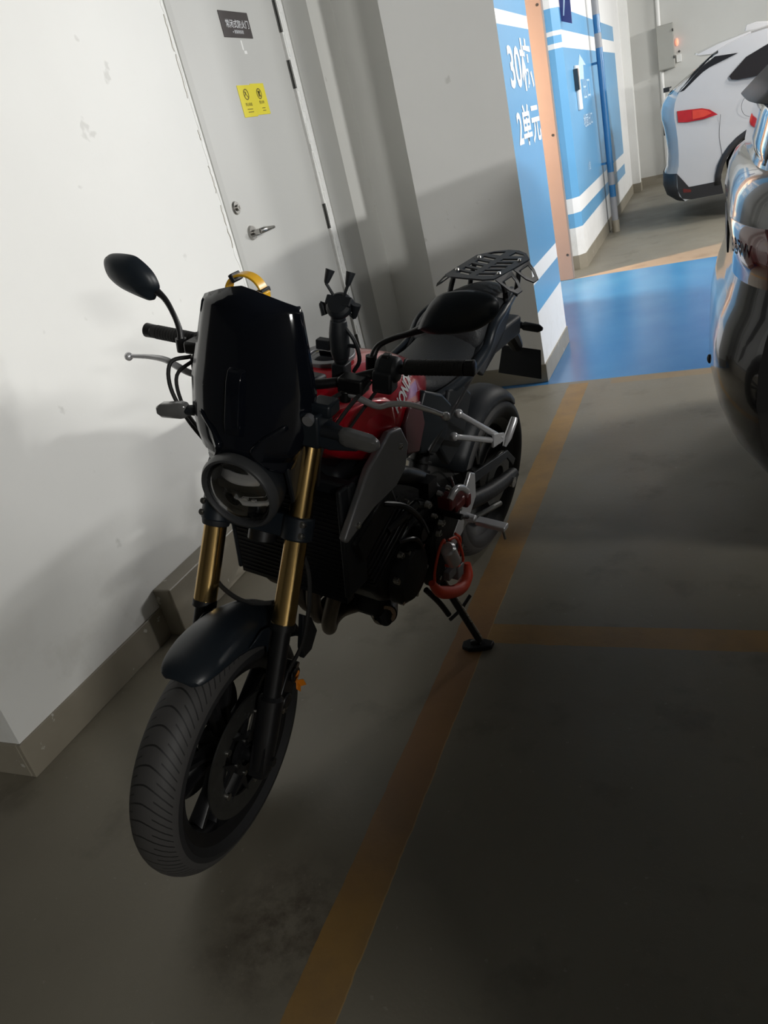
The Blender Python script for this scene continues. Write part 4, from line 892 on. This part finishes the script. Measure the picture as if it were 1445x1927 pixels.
for sy in (1, -1):
    for x0, x1 in ((.045, -.075), (-.10, -.225)):
        g = G(); A_ = [(x0, .088, RZ), (x0 - .02, .128, RZ - .035), (x0 - .05, .146, RZ - .052), (x1 + .03, .146, RZ - .052), (x1, .12, RZ - .03), (x1, .094, RZ)]
        I_ = [(x0 - .022, .102, RZ - .012), (x0 - .035, .124, RZ - .032), (x0 - .055, .134, RZ - .042), (x1 + .035, .134, RZ - .042), (x1 + .018, .116, RZ - .026), (x1 + .018, .102, RZ - .012)]
        n_ = len(A_); o1 = [Vector((a, sy * b, c)) for a, b, c in A_]; o2 = [Vector((a, sy * b, c)) for a, b, c in I_]; off = Vector((0, 0, -.004))
        g.add(o1 + o2 + [p + off for p in o1] + [p + off for p in o2], [(i, (i + 1) % n_, n_ + (i + 1) % n_, n_ + i) for i in range(n_)] + [(2 * n_ + i, 3 * n_ + i, 3 * n_ + (i + 1) % n_, 2 * n_ + (i + 1) % n_) for i in range(n_)] + [(i, 2 * n_ + i, 2 * n_ + (i + 1) % n_, (i + 1) % n_) for i in range(n_)] + [(n_ + i, n_ + (i + 1) % n_, 3 * n_ + (i + 1) % n_, 3 * n_ + i) for i in range(n_)])
        g.build('rack_wing', 'matt_black', rack, smooth=False)
    for x in (-.02, -.20):
        g = G(); g.cyl((x, sy * .074, RZ), (x, sy * .074, RZ + .008), .009, .006, 12); g.build('rack_bolt', 'steel', rack)
    g = G(); g.tube([(-.01, sy * .078, RZ), (-.02, sy * .096, RZ - .05), (-.01, sy * .104, .95)], .009, 10, 3); g.build('rack_support', 'black_metal', rack)
    g = G(); g.tube([(-.18, sy * .078, RZ), (-.16, sy * .086, RZ - .05), (-.14, sy * .085, .95)], .009, 10, 3); g.build('rack_support', 'black_metal', rack)

# foot pegs and brackets
for sy in (1, -1):
    g = G()
    a, b_, c = Vector((.557, sy * .200, .823)), Vector((.300, sy * .225, .640)), Vector((.585, sy * .200, .765))
    g.tube([a, b_], [.0085, .0105], 8).tube([c, b_ + Vector((.012, 0, -.006))], [.0085, .010], 8).sph(a, .013).sph(c, .013)
    g.prism([b_ + Vector((.07, 0, .045)), b_ + Vector((.075, 0, -.0)), b_ + Vector((-.015, 0, -.014)), b_ + Vector((-.012, 0, .014))], (0, .008, 0))
    br = g.build('pillion_bracket', 'alu', bike, bevel=.002)
    g = G(); g.tube([(.285, sy * .232, .605), (.27, sy * .236, .63), (.235, sy * .24, .672), (.228, sy * .24, .682)], [.006, .013, .0125, .010], 12); g.build('pillion_peg', 'alu', br)
    g = G(); g.prism([(.485, sy * .195, .605), (.45, sy * .195, .585), (.44, sy * .195, .50), (.50, sy * .195, .44), (.60, sy * .195, .40), (.66, sy * .195, .36), (.655, sy * .195, .385), (.62, sy * .195, .44), (.57, sy * .195, .48), (.54, sy * .195, .54)], (0, sy * .012, 0)); rb = g.build('rider_peg_bracket', 'alu', bike, bevel=.004)
    g = G(); g.cyl((.515, sy * .20, .467), (.515, sy * .238, .465), .013, n=14).box((.515, sy * .290, .462), (.034, .095, .016)); g.build('foot_peg', 'alu', rb, bevel=.003)
    for k in range(8):
        pass
    g = G(); g.tube([(.50, sy * .315, .455), (.49, sy * .325, .405)], .005, 8); g.build('peg_feeler', 'steel', rb)
g = G(); g.tube([(.52, .215, .47), (.60, .215, .52), (.66, .215, .56)], .007, 8, 3).cyl((.66, .205, .56), (.66, .26, .56), .009, n=12); g.build('shift_lever', 'black_metal', bike)
g = G(); g.tube([(.62, .205, .66), (.59, .205, .60), (.57, .205, .55)], .004, 8); g.build('shift_rod', 'steel', bike)

# side stand
g = G(); pv = Vector((.620, .155, .315)); ft = Vector((.612, .302, .085))
g.tube([pv, pv.lerp(ft, .2), ft], [.016, .0125, .0115], 16)
ss = g.build('side_stand', 'black_metal', bike)
g = G(); g.tube([pv.lerp(ft, .05) + Vector((.0, .011, .008)), ft + Vector((.0, .008, .010))], .0035, 8); g.build('stand_rib', 'steel', ss, label='bright rib along the side stand')
g = G(); g.tube([ft.lerp(pv, .45) + Vector((.05, -.012, -.006)), ft.lerp(pv, .45), ft.lerp(pv, .52) + Vector((-.05, .02, .01))], .006, 10); g.build('stand_tang', 'black_metal', ss)
inv = BM.inverted()
g = G(); fc = Vector((-.748, 1.866, .008))
for a_, r_ in (((-.035, -.022), 0), ((.04, .02), 0)): pass
fpts = [(-.045, -.018), (-.02, -.030), (.02, -.022), (.050, -.012), (.052, .016), (.020, .026), (-.030, .022), (-.048, .008)]
g.prism([inv @ (fc + Vector((a, b, -.004))) for a, b in fpts], (inv.to_3x3() @ Vector((0, 0, .014)))); g.build('stand_foot', 'matt_black', ss, bevel=.003)
g = G(); g.tube([inv @ (fc + Vector((-.015, 0, .006))), ft], [.013, .012], 12); g.build('stand_end', 'black_metal', ss)
g = G(); g.tube([(.70, .16, .30), (.67, .19, .24), (.655, .215, .19)], .009, 10, 3); g.build('stand_spring', 'black_metal', ss)

# ---- locks hanging on the left foot controls (own things, world placed)
def BW(v): return BM @ Vector(v)
def thing_at(name, c, label, cat):
    o = empty(name, BW(c)); tag(o, label, cat); o['_c'] = 0; del o['_c']
    return o, (lambda v, c=Vector(c): BW(v) - BW(c))
o, T_ = thing_at('brake_disc_lock', (.66, .21, .30), 'orange-red lock with coiled red cable hanging above the side stand', 'lock')
g = G(); arc = catmull([(.765, .215, .385), (.725, .218, .330), (.645, .222, .275), (.575, .222, .247), (.530, .218, .262), (.520, .215, .300)], 3)
g.tube(arc, [.010 + .010 * min(1, i / 4, (15 - i) / 3) for i in range(16)], 16); g.build('lock_body', 'orange_red', o, T_)
g = G(); g.tube([(.705, .235, .475), (.70, .235, .47), (.665, .235, .405), (.66, .235, .40)], [.017, .023, .023, .016], 20); g.build('lock_cylinder', 'alu', o, T_, label='silver cylinder of the lock')
g = G(); g.tube([(.745, .215, .36), (.755, .22, .42), (.735, .225, .485), (.705, .225, .50), (.69, .22, .47)], .0042, 8, 6).tube([(.665, .22, .475), (.625, .225, .46), (.59, .225, .40), (.575, .225, .35), (.60, .225, .345), (.68, .228, .395), (.70, .228, .41)], .0042, 8, 6).tube([(.62, .22, .47), (.585, .22, .43), (.59, .215, .37)], .0042, 8, 6); g.build('cable', 'orange_red', o, T_)
g = G(); g.box((.60, .215, .325), (.04, .03, .045)).box((.645, .21, .345), (.05, .03, .03)); g.build('lock_bracket', 'alu_dark', o, T_, bevel=.003)
o, T_ = thing_at('clamp_lock', (.64, .225, .60), 'dark red clamp lock with curved silver shackle beside the engine', 'lock')
g = G(); g.box((.665, .215, .605), (.035, .045, .045)).box((.62, .22, .575), (.06, .04, .03)).box((.575, .225, .565), (.03, .04, .04)); g.build('lock_body', 'red_plastic', o, T_, bevel=.006)
g = G(); g.tube([(.685, .235, .625), (.66, .24, .645), (.62, .24, .630), (.585, .24, .60)], .0095, 14, 5); g.build('shackle', 'alu', o, T_)
# amber strap loop behind the screen top
o = empty('strap_loop', BM @ ST((1.10, -.04, 1.26))); tag(o, 'amber yellow strap loop with black clips poking up behind the black windscreen', 'strap')
T_ = lambda v: BM @ ST(v) - BM @ ST((1.10, -.04, 1.26))
cc = Vector((1.10, -.043, 1.276))
g = G(); rr = []
for k in range(33):
    a = radians(-20 + k * 220 / 32); q = cc + Vector((.0, .041 * cos(a), .038 * sin(a)))
    n_ = Vector((0, cos(a), sin(a))); rr.append([q + n_ * .004 + Vector((.014, 0, 0)), q + n_ * .004 - Vector((.014, 0, 0)), q - n_ * .001 - Vector((.014, 0, 0)), q - n_ * .001 + Vector((.014, 0, 0))])
g.loft(rr); g.build('strap', 'yellow', o, T_, bevel=.001)
for a0_, r_ in ((125, .010), (15, .010)):
    a = radians(a0_); q = cc + Vector((0, .041 * cos(a), .038 * sin(a)))
    g = G(); g.box(q, (.032, .010, .018), Matrix.Rotation(a - pi / 2, 3, 'X')); g.build('clip', 'matt_black', o, T_, bevel=.002)
g = G(); g.box(cc + Vector((.004, .046, -.002)), (.026, .013, .026)); g.build('buckle', 'yellow', o, T_, bevel=.003)
g = G(); g.tube([cc + Vector((0, .04, -.01)), cc + Vector((-.02, .03, -.06)), (1.06, .0, 1.10)], .006, 8, 3); g.build('hanging_band', 'matt_black', o, T_)

# ================================================================== cars
def car(name, x0, yc, hw, prof, paint, label, top_z, cat='car', rear_round=.16, shoulder=1.0, tuck=.30):
    root = empty(name, (x0 + 1.0, yc, 0)); tag(root, label, cat)
    off = Vector((x0 + 1.0, yc, 0)); L = max(p[0] for p in prof)
    def S(x, t, z, o_=0.0):
        """side station t in -1..1 (negative = towards -y); local x from the rear"""
        e = abs(t); r = e ** 5
        xr = x + rear_round * r * max(0, 1 - x / .45) - .20 * r * max(0, (x - (L - .6)) / .6)
        tz = 1 - tuck * max(0, z - shoulder) / (top_z - shoulder) * 1.0
        zz = z - .035 * r * max(0, (z - shoulder)) / (top_z - shoulder)
        low = 1 - .04 * max(0, .5 - z) / .5
        return Vector((x0 + xr, yc + (hw * t + (o_ if t > 0 else -o_) * (1 if e > .95 else 0)) * tz * low, zz))
    g = G(); n = len(prof); ts = (-1, -.985, -.96, -.92, -.86, -.78, -.68, -.55, -.35, -.12, .12, .35, .55, .68, .78, .86, .92, .96, .985, 1); vs = []
    for t in ts: vs += [S(x, t, z) - off for x, z in prof]
    fs = [tuple(range(n))[::-1], tuple((len(ts) - 1) * n + i for i in range(n))]
    for i in range(len(ts) - 1):
        for k in range(n): l = (k + 1) % n; fs.append((i * n + k, i * n + l, (i + 1) * n + l, (i + 1) * n + k))
    g.add(vs, fs); g.build('body', paint, root, angle=32)
    return root, S, off
def side(root, S, off, pts, name, mt, d=.004, th=.006, t=-1, parent=None, label=None, dense=True, **k):
    P_ = []
    for i in range(len(pts)):
        a, b = pts[i], pts[(i + 1) % len(pts)]; n = max(1, int(math.dist(a, b) / .07)) if dense else 1
        for j in range(n): P_.append((a[0] + (b[0] - a[0]) * j / n, a[1] + (b[1] - a[1]) * j / n))
    g = G(); sg = -1 if t < 0 else 1
    n_ = len(P_); A_ = [S(x, t, z, d) - off for x, z in P_]; B_ = [p + Vector((0, -sg * th, 0)) for p in A_]
    g.add(A_ + B_, [tuple(range(n_)), tuple(range(2 * n_ - 1, n_ - 1, -1))] + [(i, i + n_, (i + 1) % n_ + n_, (i + 1) % n_) for i in range(n_)])
    return g.build(name, mt, parent or root, smooth=False, label=label)
def rearstrip(root, S, off, pts, t0, t1, name, mt, d=.005, parent=None, n=10):
    g = G(); rr = []
    for i in range(n + 1):
        t = t0 + (t1 - t0) * i / n; rr.append([S(x - d, t, z) - off for x, z in pts])
    g.loft(rr, caps=False, ringclosed=False); return g.build(name, mt, parent or root, solid=.004)
def car_wheel(root, off, x, y, r, sy, rim='alu'):
    g = G(); c = Vector((x, y, r)) - off
    g.lathe([(r - .10, -.11), (r - .02, -.115), (r, -.09), (r, .09), (r - .02, .115), (r - .10, .11)], c, (0, 1, 0), 48); wo = g.build('wheel', 'rubber', root)
    g = G(); g.lathe([(r - .10, .10), (r - .11, .05), (.06, .07), (.001, .08)], c, (0, sy, 0), 40, closed=False)
    for k in range(5):
        a = 2 * pi * k / 5; q = Vector((cos(a), 0, sin(a))); g.tube([c + q * .05 + Vector((0, sy * .09, 0)), c + q * (r - .11) + Vector((0, sy * .10, 0))], [.03, .02], 8)
    g.build('rim', rim, wo)
def arch(xc, r, z0=.24, n=9): return [(xc + r * cos(a), max(z0, .34 + r * sin(a))) for a in [pi * k / (n - 1) for k in range(n)]]

# white SUV, tail towards the wall, beyond the blue crossing
AR = .45
profW = [(.10, .24), (.02, .30), (-.01, .40), (.0, .52), (.035, .60), (.045, .72), (.045, .85), (.03, .98), (.01, 1.06), (.01, 1.14), (.03, 1.21), (.075, 1.275), (.16, 1.335), (.56, 1.560), (.60, 1.575), (.60, 1.60), (.70, 1.635), (.88, 1.675), (1.3, 1.70), (1.8, 1.705), (2.4, 1.67), (3.2, 1.22), (3.6, 1.12), (4.3, 1.0), (4.62, .85), (4.70, .62), (4.66, .30), (4.5, .24)]
profW += arch(3.86, AR) + [(3.3, .24), (2.0, .22)] + arch(1.02, AR)
ws, S, off = car('white_suv', -.56, 10.25, .95, profW, 'white_paint', 'white SUV parked beyond the blue crossing with its red tail lamp facing left', 1.705)
for t in (-1, 1):
    side(ws, S, off, [(.69, 1.335), (.71, 1.30), (.77, 1.283), (1.10, 1.268), (1.9, 1.25), (2.75, 1.22), (2.5, 1.45), (2.2, 1.575), (1.4, 1.60), (1.05, 1.545), (.85, 1.475)], 'side_window', 'glass_dark', t=t)
    side(ws, S, off, [(.10, 1.300), (.17, 1.305), (.32, 1.375), (.52, 1.465), (.78, 1.530), (.57, 1.553), (.17, 1.332)], 'rear_window_corner', 'glass_dark', t=t, d=.005)
    tl = side(ws, S, off, [(.055, 1.125), (.25, 1.112), (.42, 1.098), (.50, 1.07), (.575, 1.005), (.44, .992), (.20, .998), (.065, 1.015)], 'tail_lamp', 'tail_red', t=t, d=.006)
    side(ws, S, off, [(.28, 1.098), (.42, 1.088), (.48, 1.065), (.52, 1.03), (.44, 1.012), (.28, 1.012)], 'lamp_segment', 'tail_orange', d=.010, t=t, parent=tl)
    side(ws, S, off, [(.0, .53), (.10, .44), (.17, .375), (.58, .375), (.60, .245), (.20, .245), (.06, .27), (.0, .36)], 'bumper_cladding', 'clad', t=t, d=.006)
    side(ws, S, off, [(.08, .37), (.20, .345), (.20, .32), (.08, .33)], 'reflector', 'tail_dark', t=t, d=.010)
    g = G(); a1 = []; a2 = []
    for k in range(17):
        a = pi * k / 16; a1.append(S(1.02 + (AR - .005) * cos(a), t, max(.24, .34 + (AR - .005) * sin(a)), .012) - off); a2.append(S(1.02 + (AR + .055) * cos(a), t, max(.24, .34 + (AR + .055) * sin(a)), .012) - off)
    g.loft([a1, a2], caps=False, ringclosed=False); g.build('wheel_arch_trim', 'clad', ws, solid=.012)
    g = G(); c = [S(.875 + .085 * cos(a), t, 1.02 + .10 * sin(a), .001) - off for a in [2 * pi * k / 32 for k in range(32)]]; g.tube(c, .0022, 6, closed=True)
    if t < 0: g.build('fuel_flap_seam', 'clad', ws)
    g = G(); g.tube([S(x, t, z, .001) - off for x, z in ((.60, 1.0), (.58, .80), (.60, .6), (.58, .39))], .0022, 6, 4); g.build('bumper_seam', 'clad', ws)
rearstrip(ws, S, off, [(.09, 1.285), (.16, 1.335), (.36, 1.4475), (.55, 1.555)], -.985, .985, 'rear_window', 'glass_dark')
rearstrip(ws, S, off, [(.0, .53), (-.01, .40), (.02, .30), (.10, .24)], -.999, .999, 'bumper_cladding', 'clad', n=40)
g = G(); rr = []
for i in range(11):
    t = -.93 + 1.86 * i / 10; e = abs(t) ** 4 * .05
    rr.append([S(.37 + e, t, 1.592) - off, S(.375 + e, t, 1.607) - off, S(.60, t, 1.650) - off, S(.90, t, 1.688) - off, S(.90, t, 1.66) - off, S(.62, t, 1.60) - off, S(.54, t, 1.575) - off])
g.loft(rr); g.build('roof_spoiler', 'white_paint', ws)
g = G(); g.prism([Vector((x0_, 10.25, z_)) - off for x0_, z_ in ((.30, 1.68), (.32, 1.745), (.42, 1.75), (.62, 1.705), (.62, 1.68))], (0, .03, 0)); g.build('roof_fin', 'white_paint', ws, bevel=.008)
g = G(); g.box(S(.10, -.45, 1.31) - off + Vector((-.02, 0, .02)), (.06, .06, .045)).tube([S(.10, -.45, 1.31) - off + Vector((-.02, 0, .02)), S(.12, .2, 1.33) - off + Vector((-.015, 0, .01))], .008, 8); g.build('rear_wiper', 'clad', ws, bevel=.004)
g = G(); g.box(S(.03, 0, .93) - off, (.02, .5, .10)); g.build('number_plate_recess', 'clad', ws, bevel=.004)
for x in (1.02, 3.86):
    for sy in (-1, 1): car_wheel(ws, off, x - .56, 10.25 + sy * .82, .37, sy)

# dark hatchback in the next bay
profB = [(.22, .24), (.12, .27), (.05, .36), (.015, .46), (.0, .56), (.01, .66), (.035, .74), (.060, .80), (.075, .88), (.080, .96), (.075, 1.04), (.090, 1.10), (.115, 1.145), (.150, 1.165), (.165, 1.22), (.185, 1.29), (.215, 1.36), (.33, 1.47), (.55, 1.52), (1.2, 1.55), (2.0, 1.53), (2.8, 1.12), (3.3, 1.02), (4.1, .86), (4.4, .70), (4.42, .40), (4.3, .24)]
profB += arch(3.55, .40) + [(2.9, .22), (1.7, .22)] + arch(.95, .40)
def dark_car(x0, yc, label, detail=True):
    r_, S, off = car('dark_hatchback', x0, yc, .88, profB, 'dark_paint', label, 1.55, rear_round=.13)
    for t in (-1, 1):
        side(r_, S, off, [(.42, 1.20), (.5, 1.15), (1.6, 1.12), (2.6, 1.10), (2.15, 1.40), (1.9, 1.45), (.9, 1.47), (.50, 1.42)], 'side_window', 'glass_dark', t=t)
        side(r_, S, off, [(.085, 1.06), (.11, 1.085), (.30, 1.05), (.42, .96), (.40, .88), (.22, .85), (.09, .86)], 'tail_lamp', 'tail_dark', t=t, d=.006)
        side(r_, S, off, [(.10, .50), (.30, .48), (.50, .45), (.50, .25), (.25, .25), (.14, .30)], 'bumper_cladding', 'clad', t=t, d=.004)
        rearstrip(r_, S, off, [(.075, 1.04), (.080, .96), (.075, .88)], t * .62, t * .985, 'tail_lamp', 'tail_dark', d=.003, n=16)
        g = G(); g.tube([S(x, t, z, .001) - off for x, z in ((.43, .98), (.44, .84), (.30, .82), (.10, .80))], .003, 6, 3); g.build('bumper_seam', 'clad', r_)
    rearstrip(r_, S, off, [(.155, 1.175), (.165, 1.22), (.185, 1.29), (.215, 1.36)], -.9, .9, 'rear_window', 'glass_dark')
    rearstrip(r_, S, off, [(.16, 1.34), (.215, 1.385), (.33, 1.475)], -.9, .9, 'roof_spoiler', 'clad', d=.02)
    rearstrip(r_, S, off, [(.078, .98), (.074, .88)], -.28, .28, 'number_plate_recess', 'clad', d=.003)
    g = G(); g.sph(S(.0, -.45, .56) - off, (.008, .016, .016)); g.build('parking_sensor', 'clad', r_)
    for x in (.95, 3.55):
        for sy in (-1, 1): car_wheel(r_, off, x0 + x, yc + sy * .76, .33, sy, 'alu_dark')
    return r_, S, off
r_, S, off = dark_car(-.055, 3.20, 'glossy black car, only its rounded tail showing at the right edge of the photo')
text('tailgate_badge', 'BBW', .058, 'clad', lambda u, v, w_: S(.078, -.755 - u / .88, .968 + v) - off + Vector((-.006 - w_, 0, 0)), r_, sx=1.5, depth=.001, bold=.001)
dark_car(.34, .72, 'second dark car parked alongside, outside the right edge of the photo')
